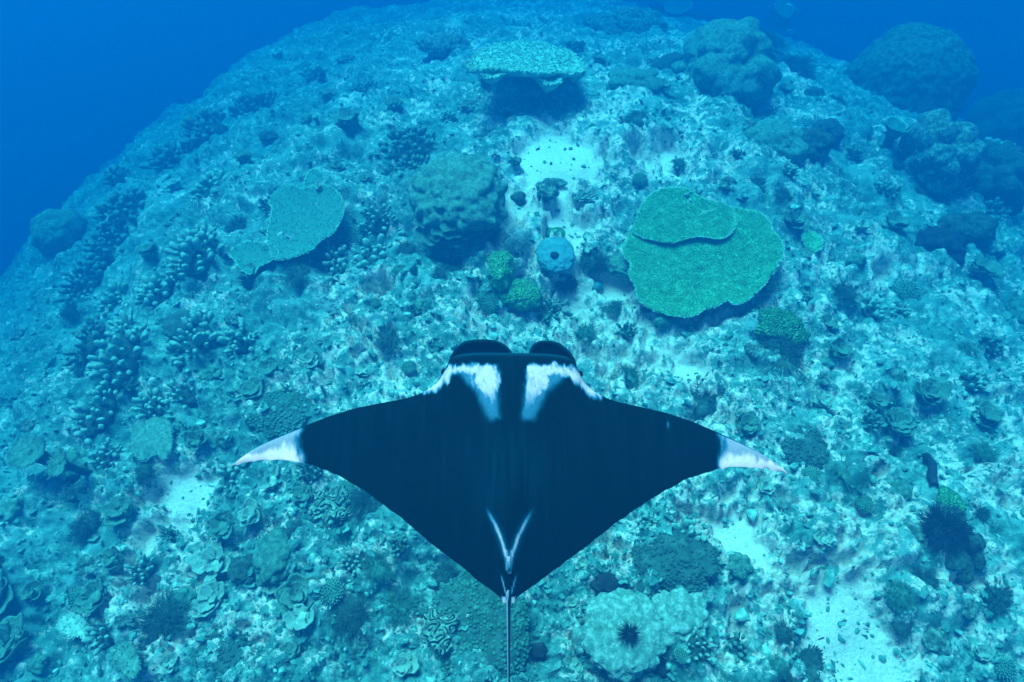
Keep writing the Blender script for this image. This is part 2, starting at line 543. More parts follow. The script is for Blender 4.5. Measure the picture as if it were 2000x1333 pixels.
def inside(o, pts):
    """even-odd test"""
    x, y = pts[:, 0], pts[:, 1]
    c = np.zeros(len(pts), bool)
    for i in range(len(o)):
        x1, y1 = o[i - 1]; x2, y2 = o[i]
        k = (y1 > y) != (y2 > y)
        with np.errstate(divide='ignore', invalid='ignore'):
            c ^= k & (x < (x2 - x1) * (y - y1) / (y2 - y1 + 1e-12) + x1)
    return c

def nubs(name, xy, z, h, r, lean=None, seed=0):
    """many short branchlets standing on a plate, one joined mesh"""
    rr = np.random.default_rng(seed)
    n = len(xy)
    th0 = rr.uniform(0, 6.28, n)
    hh = h * rr.uniform(.5, 1.4, n); ww = r * rr.uniform(.7, 1.3, n)
    base = np.column_stack([xy, z - .004])
    tip = base + np.column_stack([rr.normal(0, .35, n) * hh, rr.normal(0, .35, n) * hh, hh])
    if lean is not None: tip[:, :2] += lean * hh[:, None]
    v, t = [], []
    for k in range(4):
        a = th0 + k * math.pi / 2
        off = np.column_stack([np.cos(a) * ww, np.sin(a) * ww, np.zeros(n)])
        v.append(base + off)
        v.append(tip + off * .55)
    v = np.stack(v, 1).reshape(-1, 3)      # n * 8
    i0 = np.arange(n)[:, None] * 8
    q = []
    for k in range(4):
        a, b = 2 * k, 2 * ((k + 1) % 4)
        q.append(np.concatenate([i0 + a, i0 + b, i0 + b + 1, i0 + a + 1], 1))
    q.append(np.concatenate([i0 + 1, i0 + 3, i0 + 5, i0 + 7], 1))
    return mesh_np(name, v, np.concatenate(q), smooth=False)

def table_coral(label, centre, plates, lift=0.35, tilt=None, group=None, name='table_coral', mname='table', rimname='rim', nub=0.02, nubr=.011, dens=500, thick=.022, cat='coral', stalk=True):
    """plates: list of (outline in photo pixels, extra lift, cup)"""
    p, s, n = surf(*centre)
    n = Vector(tilt).normalized() if tilt is not None else up_mix(n, .8)
    root = empty(name, p, label, cat, group, normal=n)
    bpy.context.view_layer.update()
    a, b, nn = local_frame(n)
    inv = root.matrix_world.inverted()
    for k, (outl, ex, cup) in enumerate(plates):
        c = np.array(p) + nn * (lift + ex)
        w = np.array([on_plane(x, y, c, nn) for x, y in outl])
        loc = np.array([inv @ Vector(q) for q in w])
        cen = loc.mean(0)
        o = smooth_outline(loc[:, :2] - cen[:2], 170)
        per = np.linalg.norm(np.diff(o, axis=0), axis=1).sum()
        me, oj, size = plate_mesh('plate', o, thick, cup, 18, .02 * min(1, np.linalg.norm(o, axis=1).mean()), k + 3, .012)
        pl = link('plate', me, M[mname], root)
        pl.location = cen
        area = np.ptp(o[:, 0]) * np.ptp(o[:, 1])
        rr = np.random.default_rng(k + 11)
        m = int(area * dens)
        def zof(xy):
            # height of the plate surface at points inside it
            L = np.linalg.norm(o, axis=1); A = np.arctan2(o[:, 1], o[:, 0]); idx = np.argsort(A)
            rad = np.interp(np.arctan2(xy[:, 1], xy[:, 0]), A[idx], L[idx], period=2 * math.pi)
            t = np.clip(np.linalg.norm(xy, axis=1) / rad, 0, 1)
            return cup * t ** 2 + .02 * min(1, size) * fbm2(xy[:, 0] / size * 2 + k + 3, xy[:, 1] / size * 2, 4, k + 3) * np.minimum(1, 2 * t)
        if m > 20:
            xy = np.column_stack([rr.uniform(o[:, 0].min(), o[:, 0].max(), m), rr.uniform(o[:, 1].min(), o[:, 1].max(), m)])
            xy = xy[inside(o * .985, xy)]
            g = link('branchlets', nubs('branchlets', xy, zof(xy), nub, nubr, None, k), M[mname], pl)
            tag(g, kind='stuff')
        # pale growing tips along the margin
        mr_ = int(per / (nubr * 1.5))
        e = smooth_outline(o, max(40, mr_))
        e = np.concatenate([e, e * .985, e * .965])
        e = e + rr.normal(0, nubr * .6, e.shape)
        keep = rr.random(len(e)) < np.clip(.62 + .5 * vnoise2(e[:, 0] * 3, e[:, 1] * 3, k), 0, 1)
        e = e[keep]
        lean = e / (np.linalg.norm(e, axis=1, keepdims=True) + 1e-9)
        g = link('rim', nubs('rim', e, zof(e) - .008, nub * 1.15, nubr * .9, lean * .8, k + 40), M[rimname], pl)
        tag(g, kind='stuff')
    if stalk:
        mb = MB()
        w0 = np.array([on_plane(x, y, np.array(p) + nn * lift, nn) for x, y in plates[0][0]])
        cc = np.array([inv @ Vector(q) for q in w0]).mean(0)
        r0 = np.linalg.norm(np.array([inv @ Vector(q) for q in w0]) - cc, axis=1).mean()
        tube(mb, [(cc[0], cc[1], -.35), (cc[0], cc[1], lift * .35), (cc[0], cc[1], lift * .75), (cc[0], cc[1], lift - .01)], [r0 * .38, r0 * .28, r0 * .32, r0 * .55], 14)
        link('stalk', mb.mesh('stalk'), M['lump_dark'], root)
    return root

def blob_mesh(name, rx, ry, rz, lobe=0.3, amp=0.12, level=4, seed=0, rough=.13, squash=-.35, warp=.2):
    v, f = ICO[level]
    p = v * np.array([rx, ry, rz])
    r0 = (rx * ry * rz) ** (1 / 3)
    big = warp * fbm3(v * 1.3 + seed * 7.1, 3, seed)
    w = np.clip(1 - worley3(p / (lobe) + seed * 3.3, seed) ** 2 * 1.3, 0, 1)
    d = 1 + big + (amp * (w - .4) + rough * fbm3(p / lobe * 3 + seed, 4, seed + 2) * lobe) / r0
    q = p * d[:, None]
    q[:, 2] = np.where(q[:, 2] < squash * rz, squash * rz + (q[:, 2] - squash * rz) * .5, q[:, 2])
    return mesh_np(name, q, None, f)

def mound(label, px, py, wpx, hpx, name='massive_coral', mname='lump', lobe=.3, amp=.12, level=4, seed=0, rise=.75, cat='coral', group=None, sink=.15, warp=.2, rot=0.0):
    p, s, n = surf(px, py + hpx * .18)
    rx = wpx * s * .5
    ry = max(hpx * s * .55, rx * .6)
    rz = max(rise * hpx * s * .55, .05)
    root = empty(name, p + Vector((0, 0, rz * (.5 - sink))), label, cat, group, rot)
    link('body', blob_mesh('body', rx, ry, rz, lobe, amp, level, seed, warp=warp), M[mname], root)
    return root, rx, ry, rz

_shared = {}
def knob_mesh(i):
    if ('knob', i) not in _shared:
        v, f = ICO[2]
        q = v * np.array([.5, .5, .9])
        q = q * (1 + .22 * fbm3(v * 1.7 + i * 5.3, 3, i))[:, None]
        q[:, 2] += .45
        q[:, :2] *= (.75 + .35 * np.clip(q[:, 2:3], 0, 1.3))
        _shared[('knob', i)] = mesh_np('knob', q, None, f)
    return _shared[('knob', i)]

def knob_cluster(label, px, py, wpx, hpx, name='finger_coral', mname='knob', n=26, k=1.0, group=None, seed=0, flat=.6, cat='coral', long=1.0):
    """a colony of stubby fingers standing on a low base"""
    rr = random.Random(seed * 31 + 5)
    p, s, nn = surf(px, py)
    nn = up_mix(nn, .6)
    rx = wpx * s * .6; ry = hpx * s * .72; rz = min(rx, ry) * flat * 1.15
    root = empty(name, p - Vector(nn) * rz * .1, label, cat, group, normal=nn)
    link('base', blob_mesh('base', rx * .8, ry * .8, rz * .6, rx * .4, rx * .06, 3, seed, warp=.1), M['lump_dark'], root)
    kr = math.sqrt(rx * ry * 3.1 / n) * .70 * k
    key = ('knobmat', mname)
    golden = 2.399963
    for i in range(n):
        rad = math.sqrt((i + .5) / n)
        th = i * golden + rr.uniform(-.4, .4)
        x, y = math.cos(th) * rad, math.sin(th) * rad
        zz = math.sqrt(max(0, 1 - .85 * rad * rad))
        d = Vector((x * .8, y * .8, zz * .9 + .25)).normalized()
        j = rr.randrange(5)
        me = knob_mesh(j)
        mk = (key, j)
        if mk not in _shared:
            c = me.copy(); c.materials.append(M[mname]); _shared[mk] = c
        o = bpy.data.objects.new('knob', _shared[mk])
        col.objects.link(o); o.parent = root
        o.location = (x * rx, y * ry, zz * rz * .9 - kr * .1)
        sc_ = kr * rr.uniform(.65, 1.35)
        o.scale = (sc_ * rr.uniform(.8, 1.3), sc_ * rr.uniform(.8, 1.2), sc_ * rr.uniform(.8, 1.5) * long)
        o.rotation_mode = 'QUATERNION'
        o.rotation_quaternion = Vector((0, 0, 1)).rotation_difference(d) @ Matrix.Rotation(rr.uniform(0, 6), 3, 'Z').to_quaternion()
    return root

def leaf_mesh(i):
    """one wavy leaf of a foliose coral: a fan about 1 unit long with a real thickness"""
    if ('leaf', i) in _shared: return _shared[('leaf', i)]
    rr = random.Random(i * 7 + 1)
    nt, nr = 22, 9
    half = rr.uniform(.9, 1.35)
    ph = rr.uniform(0, 6)
    top = []
    for a in np.linspace(-half, half, nt):
        edge = (1 - .25 * abs(a / half) ** 3) * (1 + .10 * math.sin(a * 4.3 + ph) + .05 * math.sin(a * 9 + 2 * ph))
        for r in np.linspace(.12, 1, nr):
            rad = r * edge
            z = .55 * r ** 1.7 * .55 + .07 * r * math.sin(a * 5 + ph * 2) + .015 * math.sin(r * 22)
            top.append((math.sin(a) * rad * .85, math.cos(a) * rad - .1, z))
    top = np.array(top)
    bot = top - np.array([0, 0, .055]) - np.array([0, .01, 0])
    v = np.concatenate([top, bot])
    N = nt * nr
    q = []
    for t in range(nt - 1):
        for r in range(nr - 1):
            a = t * nr + r
            q.append((a, a + 1, a + nr + 1, a + nr)); q.append((N + a, N + a + nr, N + a + nr + 1, N + a + 1))
    bd = [t * nr for t in range(nt)][::-1] + list(range(1, nr)) + [t * nr + nr - 1 for t in range(1, nt)] + [(nt - 1) * nr + r for r in range(nr - 2, 0, -1)]
    for u in range(len(bd)):
        a, b = bd[u], bd[(u + 1) % len(bd)]
        q.append((b, a, N + a, N + b))
    _shared[('leaf', i)] = mesh_np('leaf', v, q)
    return _shared[('leaf', i)]

def leaf_coral(label, px, py, wpx, hpx, name='leaf_coral', mname='leaf', n=7, seed=0, spread=1.0, group=None, cat='coral', size=.62, arc=6.283, a0=0.0, steep=.25, lift=.02, tiers=1):
    rr = random.Random(seed * 13 + 3)
    p, s, nn = surf(px, py)
    nn = up_mix(nn, .7)
    rx = wpx * s * .5; ry = hpx * s * .6
    root = empty(name, p + Vector(nn) * lift, label, cat, group, normal=nn)
    link('base', blob_mesh('base', rx * .55, ry * .55, min(rx, ry) * .35, rx * .4, rx * .1, 2, seed), M[mname], root)
    for i in range(n):
        j = rr.randrange(6)
        mk = ('leafmat', mname, j)
        if mk not in _shared:
            c = leaf_mesh(j).copy(); c.materials.append(M[mname]); _shared[mk] = c
        o = bpy.data.objects.new('leaf', _shared[mk])
        col.objects.link(o); o.parent = root
        tier = i % tiers
        th = a0 + arc * (i + rr.uniform(-.3, .3)) / n
        k = size * rr.uniform(.75, 1.25) * (1 - .25 * tier)
        o.scale = (rx * k * 1.2, max(rx, ry) * k, (rx + ry) * .5 * k * 1.3)
        d = rr.uniform(.05, .45) * spread * (1 - .4 * tier)
        o.location = (-math.sin(th) * d * rx, math.cos(th) * d * ry, min(rx, ry) * (.10 + .12 * rr.random() + .25 * tier))
        o.rotation_euler = (steep + rr.uniform(-.2, .35), rr.uniform(-.2, .2), th)
    return root

def bush_mesh(i, n=420, droop=.3, thin=.012, fork=True):
    key = ('bush', i, n)
    if key in _shared: return _shared[key]
    rr = np.random.default_rng(i + 50)
    mb = MB()
    for k in range(n):
        th = rr.uniform(0, 6.283); ph = math.acos(rr.uniform(.0, 1)) * .95
        d = np.array([math.sin(ph) * math.cos(th), math.sin(ph) * math.sin(th), math.cos(ph)])
        L = rr.uniform(.6, 1.0) * (1 + .3 * vnoise2(np.array([th * 2]), np.array([ph * 3]), i)[0])
        side = np.cross(d, [0, 0, 1.0]); side /= np.linalg.norm(side) + 1e-6
        bend = rr.normal(0, .25)
        pts = []
        for t in (.12, .45, .75, 1.0):
            q = d * L * t + side * bend * t * t * .6 + np.array([0, 0, -droop * t * t * math.sin(ph)]) + rr.normal(0, .012, 3)
            pts.append(q)
        tube(mb, pts, [thin * 1.4, thin * 1.2, thin * .9, thin * .35], 3, False)
        if fork:
            for t0 in (1, 2):
                b = pts[t0]; dd = (d + rr.normal(0, .5, 3)); dd /= np.linalg.norm(dd)
                e = b + dd * L * .28
                tube(mb, [b, (b + e) / 2 + rr.normal(0, .01, 3), e], [thin * .9, thin * .8, thin * .3], 3, False)
    _shared[key] = mb.mesh('fronds')
    return _shared[key]

def bush(label, px, py, wpx, hpx, name='soft_coral', mname='soft', v=0, n=420, seed=0, flat=.6, group=None, cat='coral', thin=.012, lift=0.0, tuft=None):
    rr = random.Random(seed + 77)
    p, s, nn = surf(px, py)
    nn = up_mix(nn, .6)
    rx = wpx * s * .5; ry = hpx * s * .62
    root = empty(name, p + Vector(nn) * lift, label, cat, group, rr.uniform(0, 6), nn)
    link('base', blob_mesh('base', rx * .5, rx * .5, rx * .25, rx * .3, rx * .08, 2, seed), M[mname], root)
    mk = ('bushmat', v, n, mname)
    if mk not in _shared:
        c = bush_mesh(v, n, thin=thin).copy(); c.materials.append(M[mname]); _shared[mk] = c
    o = bpy.data.objects.new('fronds', _shared[mk])
    col.objects.link(o); o.parent = root
    m = (rx + ry) / 2
    o.scale = (m, m, m * flat)
    tag(o, kind='stuff')
    return root

def rosette_dome(label, px, py, wpx, hpx, name='soft_coral', mname='soft_green', n=650, seed=0, rise=.4, kk=1.0, group=None, cat='coral'):
    """a low dome covered by hundreds of little rounded polyps"""
    rr = np.random.default_rng(seed + 5)
    p, s, nn = surf(px, py)
    nn = up_mix(nn, .7)
    rx, ry = wpx * s * .5, hpx * s * .58
    rz = rise * min(rx, ry)
    root = empty(name, p - Vector(nn) * .03, label, cat, group, normal=nn)
    base = blob_mesh('base', rx * .97, ry * .97, rz, rx * .35, rx * .07, 4, seed, warp=.12)
    bo = link('base', base, M['soft' if mname != 'soft_pale' else mname], root)
    co = np.zeros(len(base.vertices) * 3, np.float32); base.vertices.foreach_get('co', co); co = co.reshape(-1, 3)
    ok = np.nonzero(co[:, 2] > -.1 * rz)[0]
    pick = rr.choice(ok, min(n, len(ok)), replace=False)
    mb = MB()
    v1, f1 = ICO[1]
    r0 = math.sqrt(rx * ry * 3.14 / n) * .62 * kk
    for i in pick:
        c = co[i] + rr.normal(0, r0 * .3, 3)
        r = r0 * rr.uniform(.6, 1.25)
        mb.add(v1 * (1 + rr.normal(0, .14, (len(v1), 1))) * r * np.array([1, 1, .8]) + c, None, f1)
    g = link('polyps', mb.mesh('polyps'), M[mname], root)
    tag(g, kind='stuff')
    return root

def fan_coral(label, px, py, wpx, hpx, name='sea_fan', mname='soft_green', n=36, seed=0, direction=0.0, spread=2.4, cat='coral', steep=.5, leaf=True):
    """feathery arms that spread from one foot like a fan"""
    rr = np.random.default_rng(seed + 9)
    p, s, nn = surf(px, py)
    L0 = max(wpx, hpx) * s
    root = empty(name, p, label, cat, None, normal=up_mix(nn, .7))
    mb0 = MB()
    tube(mb0, [(0, 0, -.1), (0, 0, .0), (0, 0, .06)], [L0 * .1, L0 * .08, L0 * .05], 7)
    link('foot', mb0.mesh('foot'), M[mname], root)
    for k in range(n):
        a = direction + spread * ((k + rr.uniform(-.3, .3)) / n - .5)
        L = L0 * rr.uniform(.7, 1.0)
        d = np.array([-math.sin(a), math.cos(a), 0])
        sd = np.array([d[1], -d[0], 0])
        pts = []
        bend = rr.normal(0, .12)
        for t in np.linspace(0, 1, 9):
            pts.append(d * L * t * (1 - .1 * t) + sd * bend * L * t * t + np.array([0, 0, L * steep * (t - .8 * t * t) + .03]))
        mb = MB()
        tube(mb, pts, [L0 * .014 * (1 - .7 * t) for t in np.linspace(0, 1, 9)], 4, False)
        if leaf:
            for t in range(1, 9):
                for sg in (-1, 1):
                    for off in (0, .5):
                        b0 = np.array(pts[t]) * (1 - off) + np.array(pts[t - 1]) * off
                        e = b0 + (sd * sg * .8 + d * .8) * L * .09 + np.array([0, 0, rr.uniform(-.01, .03) * L])
                        tube(mb, [b0, (b0 + e) / 2, e], [L0 * .006, L0 * .005, L0 * .002], 3, False)
        link('arm', mb.mesh('arm'), M[mname], root)
    return root

_fish = {}
def fish(label, px, py, lpx, ang, mname='fish_dark', hover=.25, group=None, cat='fish'):
    """ang: heading in the picture, degrees, 0 = to the right, counter-clockwise"""
    q, s = hit(px, py)
    d = ray(px, py)
    pos = q - d / np.linalg.norm(d) * hover / max(.3, abs(d[2] / np.linalg.norm(d)))
    L = lpx * s * .96
    if mname not in _fish:
        st = [(-.5, .012, .03), (-.42, .02, .05), (-.3, .045, .11), (-.1, .075, .18), (.12, .085, .20), (.3, .07, .165), (.42, .045, .10), (.48, .02, .04), (.5, .004, .008)]
        mb = MB(); n = 12
        v = []
        for x, w, h in st:
            th = np.arange(n) * 2 * math.pi / n
            v.append(np.column_stack([np.full(n, x), np.cos(th) * w, np.sin(th) * h]))
        v = np.concatenate(v)
        qd = [(i * n + j, i * n + (j + 1) % n, (i + 1) * n + (j + 1) % n, (i + 1) * n + j) for i in range(len(st) - 1) for j in range(n)]
        mb.add(v, qd, [(0, j + 1, j) for j in range(1, n - 1)])
        body = mb.mesh('body'); body.materials.append(M[mname])
        def fin(pts):
            f = MB(); p = np.array(pts, float); k = len(p)
            v = np.concatenate([p + (0, .006, 0), p - (0, .006, 0)])
            t = [(0, i, i + 1) for i in range(1, k - 1)] + [(k, k + i + 1, k + i) for i in range(1, k - 1)]
            qq = [(i, k + i, k + (i + 1) % k, (i + 1) % k) for i in range(k)]
            f.add(v, qq, t); m = f.mesh('fin', False); m.materials.append(M[mname]); return m
        tail = fin([(-.46, 0, .03), (-.6, 0, .15), (-.68, 0, .19), (-.6, 0, 0), (-.68, 0, -.19), (-.6, 0, -.15), (-.46, 0, -.03)])
        dors = fin([(.2, 0, .17), (.0, 0, .27), (-.22, 0, .22), (-.32, 0, .09)])
        pec = fin([(.22, .0, -.02), (.06, 0, .04), (-.02, 0, -.02), (.06, 0, -.06)])
        _fish[mname] = (body, tail, dors, pec)
    body, tail, dors, pec = _fish[mname]
    root = empty('fish', pos, label, cat, group)
    a = R(ang)
    fw = (Vector((1, 0, 0)) * math.cos(a) + Vector((0, 1, .15)) * math.sin(a)).normalized()
    up = Vector((0, -.25, 1)); sd_ = up.cross(fw).normalized(); up = fw.cross(sd_)
    root.rotation_euler = Matrix((fw, sd_, up)).transposed().to_euler()
    root.scale = (L, L, L)
    for nm, me in (('body', body), ('tail_fin', tail), ('dorsal_fin', dors)):
        o = bpy.data.objects.new(nm, me); col.objects.link(o); o.parent = root
    for sg in (-1, 1):
        o = bpy.data.objects.new('pectoral_fin', pec); col.objects.link(o); o.parent = root
        o.location = (0, .07 * sg, 0); o.rotation_euler = (0, 0, -.6 * sg)
    return root

def urchin(label, px, py, dpx, name='sea_urchin', lift=0.0, n=80, at=None, normal=None, up=True):
    p, s, nn = surf(px, py)
    if at is not None: p, nn = Vector(at), Vector(normal or (0, 0, 1))
    r = dpx * s * .5
    root = empty(name, p + Vector(nn) * (lift + r * .12), label, 'sea urchin', None, normal=nn)
    link('shell', blob_mesh('shell', r * .42, r * .42, r * .3, r, r * .02, 2, 3, warp=.03), M['black'], root)
    mb = MB(); tube(mb, [(0, 0, 0), (0, 0, .5), (0, 0, 1)], [.035, .026, .006], 4)
    me = mb.mesh('spine'); me.materials.append(M['black'])
    rr = random.Random(5)
    for k in range(n):
        z = (k + .5) / n * .95; th = k * 2.39996 + rr.uniform(-.2, .2)
        h = math.sqrt(1 - z * z)
        d = Vector((h * math.cos(th), h * math.sin(th), z * .7 + .08)).normalized()
        o = bpy.data.objects.new('spine', me); col.objects.link(o); o.parent = root
        o.rotation_mode = 'QUATERNION'; o.rotation_quaternion = Vector((0, 0, 1)).rotation_difference(d)
        L = r * rr.uniform(.75, 1.1)
        o.scale = (r * 1.0, r * 1.0, L)
    return root

def starfish(label, px, py, dpx, mname='black', at_lift=0.03, rot=.4):
    p, s, nn = surf(px, py)
    r = dpx * s * .55
    root = empty('starfish', p + Vector(nn) * at_lift, label, 'starfish', None, rot, normal=up_mix(nn, .8))
    link('disc', blob_mesh('disc', r * .32, r * .32, r * .16, r * .2, r * .03, 2, 5, warp=.05), M[mname], root)
    for k in range(5):
        a = k * 2 * math.pi / 5
        mb = MB()
        tube(mb, [(0, 0, .03 * r), (r * .35, 0, .06 * r), (r * .7, .03 * r, .02 * r), (r, .06 * r, -.06 * r)], [r * .2, r * .17, r * .11, r * .03], 7)
        o = link('arm', mb.mesh('arm'), M[mname], root); o.rotation_euler = (0, 0, a)
    return root

# ------------------------------------------------------------------ manta ray
def poly_sd(x, y, poly):
    """signed distance to a polygon, positive inside"""
    p = np.array(poly, float)
    best = np.full(x.shape, 1e9)
    for i in range(len(p)):
        a, b = p[i - 1], p[i]
        ab = b - a
        t = np.clip(((x - a[0]) * ab[0] + (y - a[1]) * ab[1]) / (ab @ ab + 1e-9), 0, 1)
        best = np.minimum(best, np.hypot(x - a[0] - t * ab[0], y - a[1] - t * ab[1]))
    ins = inside(p, np.column_stack([x.ravel(), y.ravel()])).reshape(x.shape)
    return np.where(ins, best, -best)

def seg_d(x, y, a, b):
    a, b = np.array(a, float), np.array(b, float)
    ab = b - a
    t = np.clip(((x - a[0]) * ab[0] + (y - a[1]) * ab[1]) / (ab @ ab), 0, 1)
    return np.hypot(x - a[0] - t * ab[0], y - a[1] - t * ab[1]), t

def manta():
    d0 = ray(997, 925); d0 /= np.linalg.norm(d0)
    C = EYE + d0 * 3.75
    pit = R(15)
    nrm = np.array([0, -math.sin(pit), math.cos(pit)])
    fwd = np.array([0, math.cos(pit), math.sin(pit)])
    root = empty('manta_ray', C, 'large black manta ray with white shoulder patches and white wing tips gliding over the reef', 'manta ray')
    root.rotation_euler = (pit, 0, 0)
    S = 0.00296                                     # metres per outline unit
    def loc(px, py):
        """outline measured in the photo -> the animal's own flat plan"""
        px, py = np.asarray(px, float), np.asarray(py, float)
        a = R(0.9)
        x, y = px - 997, py - 915
        x2, y2 = 997 + x * math.cos(a) - y * math.sin(a), 915 + x * math.sin(a) + y * math.cos(a)
        d = FWD[None] + np.array([1.0, 0, 0])[None] * ((x2.ravel() - 1000) / F_PX)[:, None] + UPV[None] * ((666.5 - y2.ravel()) / F_PX)[:, None]
        t = ((C - EYE) @ nrm) / (d @ nrm)
        w = EYE + d * t[:, None] - C
        return np.stack([w[:, 0], w @ fwd], 1).reshape(px.shape + (2,))
    # half outline, distance from the midline
    lx = [0, 40, 75, 100, 116, 124, 129, 133, 140, 152, 166, 185, 207, 240, 300, 350, 400, 440, 480, 510, 530, 544]
    ly = [692, 692, 693, 696, 702, 711, 724, 737, 748, 759, 769, 778, 785, 792, 805, 821, 841, 858, 876, 892, 904, 916]
    tx = [0, 8, 14, 30, 60, 100, 150, 200, 250, 290, 330, 370, 404, 425, 460, 500, 530, 544]
    ty = [1176, 1174, 1169, 1156, 1134, 1104, 1065, 1024, 987, 960, 938, 921, 911, 908, 906, 908, 913, 918]
    def sm(xs, xp, yp):
        e = np.interp(xs, xp, yp)
        k = 0
        for o in (-6, -3, 0, 3, 6): k = k + np.interp(np.clip(np.abs(xs + o), 0, 544), xp, yp)
        return np.where(xs > 538, e, k / 5)
    NX, NT = 440, 170
    g = np.linspace(-1, 1, NX)
    X = 544 * np.sign(g) * (1 - (1 - np.abs(g)) ** 1.15)
    ax = np.abs(X)
    yl, yt = sm(ax, lx, ly), sm(ax, tx, ty)
    yt = np.maximum(yt, yl + .6)
    t = np.linspace(0, 1, NT) ** 1.35
    PX = np.repeat(X[None] + 997, NT, 0)
    edge_wob = 1.6 * vnoise2(X * .09, X * 0, 3) * sstep(.9, 1, 1.0)
    PY = yl[None] + (yt - yl)[None] * t[:, None] + edge_wob[None] * t[:, None] ** 6
    span = np.sqrt(np.clip(1 - (ax / 546) ** 2, 0, 1))
    T = (7 + 34 * np.exp(-(ax / 120) ** 2) + 22 * np.exp(-(ax / 260) ** 2)) * span ** .8 + .8
    f = (t ** .42) * (1 - t) ** .85; f /= f.max()
    # bulging back, a shallow furrow behind each shoulder, a ridge along the spine
    ridge = 7 * np.exp(-(ax / 22) ** 2)[None] * sstep(.3, .75, t)[:, None] * sstep(1.0, .8, t)[:, None]
    furrow = -6 * np.exp(-((ax - 95) / 40) ** 2)[None] * np.exp(-((t - .42) / .25) ** 2)[:, None]
    a = ax / 544
    bend = 55 * a ** 1.5 - 62 * a ** 3.2
    curl = 10 * sstep(.72, 1, a)[None] * np.clip((yt - yl) / 60, 0, 1)[None] * (1 - t)[:, None] ** 1.5
    top = f[:, None] * T[None] + ridge + furrow + bend[None] + curl
    bot = -.55 * f[:, None] * T[None] + bend[None] + curl
    tiny = .5 * fbm2(PX * .03, PY * .03, 3, 8) * f[:, None]
    P = loc(PX, PY)
    vt = np.concatenate([P, ((top + tiny) * S)[..., None]], -1)
    vb = np.concatenate([P, (bot * S)[..., None]], -1)
    v = np.concatenate([vt.reshape(-1, 3), vb.reshape(-1, 3)])
    N = NX * NT
    i = (np.arange(NT - 1)[:, None] * NX + np.arange(NX - 1)[None])
    q = np.stack([i, i + NX, i + NX + 1, i + 1], -1).reshape(-1, 4)
    q = np.concatenate([q, q[:, ::-1] + N])
    # the rim has corners of its own, so the edge of the wing stays crisp
    loop = np.concatenate([np.arange(NX), np.arange(1, NT) * NX + NX - 1, (NT - 1) * NX + np.arange(NX - 2, -1, -1), np.arange(NT - 2, 0, -1) * NX])
    K = len(loop); base_n = len(v)
    v = np.concatenate([v, v[loop], v[loop + N]])
    ka = np.arange(K); kb = (ka + 1) % K
    q = np.concatenate([q, np.stack([base_n + ka, base_n + kb, base_n + K + kb, base_n + K + ka], 1)])
    me = mesh_np('body', v, q)
    # pigment of the skin, with lip highlight and back shading painted in
    xs = np.abs(PX - 997); side = np.sign(PX - 997)
    nx, ny = PX * .11, PY * .03
    jag = 10 * fbm2(nx + side * 40, ny, 4, 3) + 4 * fbm2(PX * .3, PY * .1, 2, 6)
    PYp = PY - (6 + 11 * sstep(800, 715, PY)) * np.exp(-(xs / 170) ** 2)
    bright = [(119, 717), (92, 711), (57, 712), (31, 716), (28, 745), (25, 790), (22, 816), (33, 802), (46, 778), (66, 766), (72, 746), (69, 733), (86, 728), (98, 727), (112, 735), (124, 748), (140, 763), (152, 773), (172, 772), (160, 745), (140, 724)]
    grey = [(119, 717), (92, 711), (57, 712), (31, 716), (27, 745), (22, 790), (20, 824), (40, 829), (52, 805), (68, 772), (88, 748), (102, 730), (116, 737), (131, 752), (147, 768), (162, 773), (170, 767), (152, 742), (136, 726)]
    wb = sstep(-8, 5, poly_sd(xs, PYp, bright) + jag * .8)
    wg = sstep(-8, 9, poly_sd(xs, PYp, grey) + jag * .25)
    w = np.maximum(wb * .36 * (1 - .65 * sstep(765, 815, PY)) * (1 - .35 * np.clip(fbm2(PX * .25, PY * .12, 3, 12), 0, 1)), wg * .12)
    for p0, p1, s0, s1 in (((46, 994), (30, 1022), 0, .6), ((30, 1022), (17, 1050), .6, 1), ((17, 1050), (6, 1086), 1, 1)):
        dv, tv = seg_d(xs, PY, p0, p1)
        k_ = s0 + (s1 - s0) * tv
        w = np.maximum(w, (.30 * sstep(4.6, .6, dv + jag * .1) + .05 * sstep(13, 2, dv)) * k_)
    dv, tv = seg_d(xs, PY, (5, 1078), (3, 1112))
    w = np.maximum(w, .22 * sstep(5, 1, dv))
    dv, tv = seg_d(xs, PY, (16, 1118), (5, 1160))
    w = np.maximum(w, .22 * sstep(2.4, .6, dv) * sstep(0, .4, tv))
    tt = np.repeat(t[:, None], NX, 1)
    edge = 412 - 6 * sstep(.5, 1, tt) + jag * .7 - 8 * sstep(.35, .0, tt)
    wt = sstep(-12, 16, xs - edge)
    lower = sstep(.35, .75, tt + .10 * jag / 7 + .35 * sstep(470, 535, xs))
    tip = wt * (.24 + .40 * lower) * (1 - .85 * sstep(.085, .02, tt) * sstep(505, 465, xs))
    w = np.maximum(w, tip)
    w = np.maximum(w, .10 * sstep(5, 1, np.hypot((PX - 1298) * 1.4, (PY - 830) * .45)))
    w = np.maximum(w, .012 * np.exp(-(xs / 75) ** 2) * sstep(820, 900, PY) * sstep(1040, 960, PY) * np.clip(.6 + vnoise2(PX * .16, PY * .012, 4), 0, 1.4))  # soft shading of the back painted as a paler middle
    lip_highlight = .05 * sstep(.035, .0, tt) * sstep(122, 100, xs)  # light on the front lip painted in as a paler band
    w = np.maximum(w, lip_highlight)
    wall = np.concatenate([w.ravel(), (np.where(xs > 430, .6, .75)).ravel()])
    wall = np.concatenate([wall, w.ravel()[loop], w.ravel()[loop]])
    at = me.attributes.new('pigment_and_light', 'FLOAT', 'POINT')
    at.data.foreach_set('value', wall.astype(np.float32))

    m = bpy.data.materials.new('manta_skin'); m.use_nodes = True
    n, l = m.node_tree.nodes, m.node_tree.links
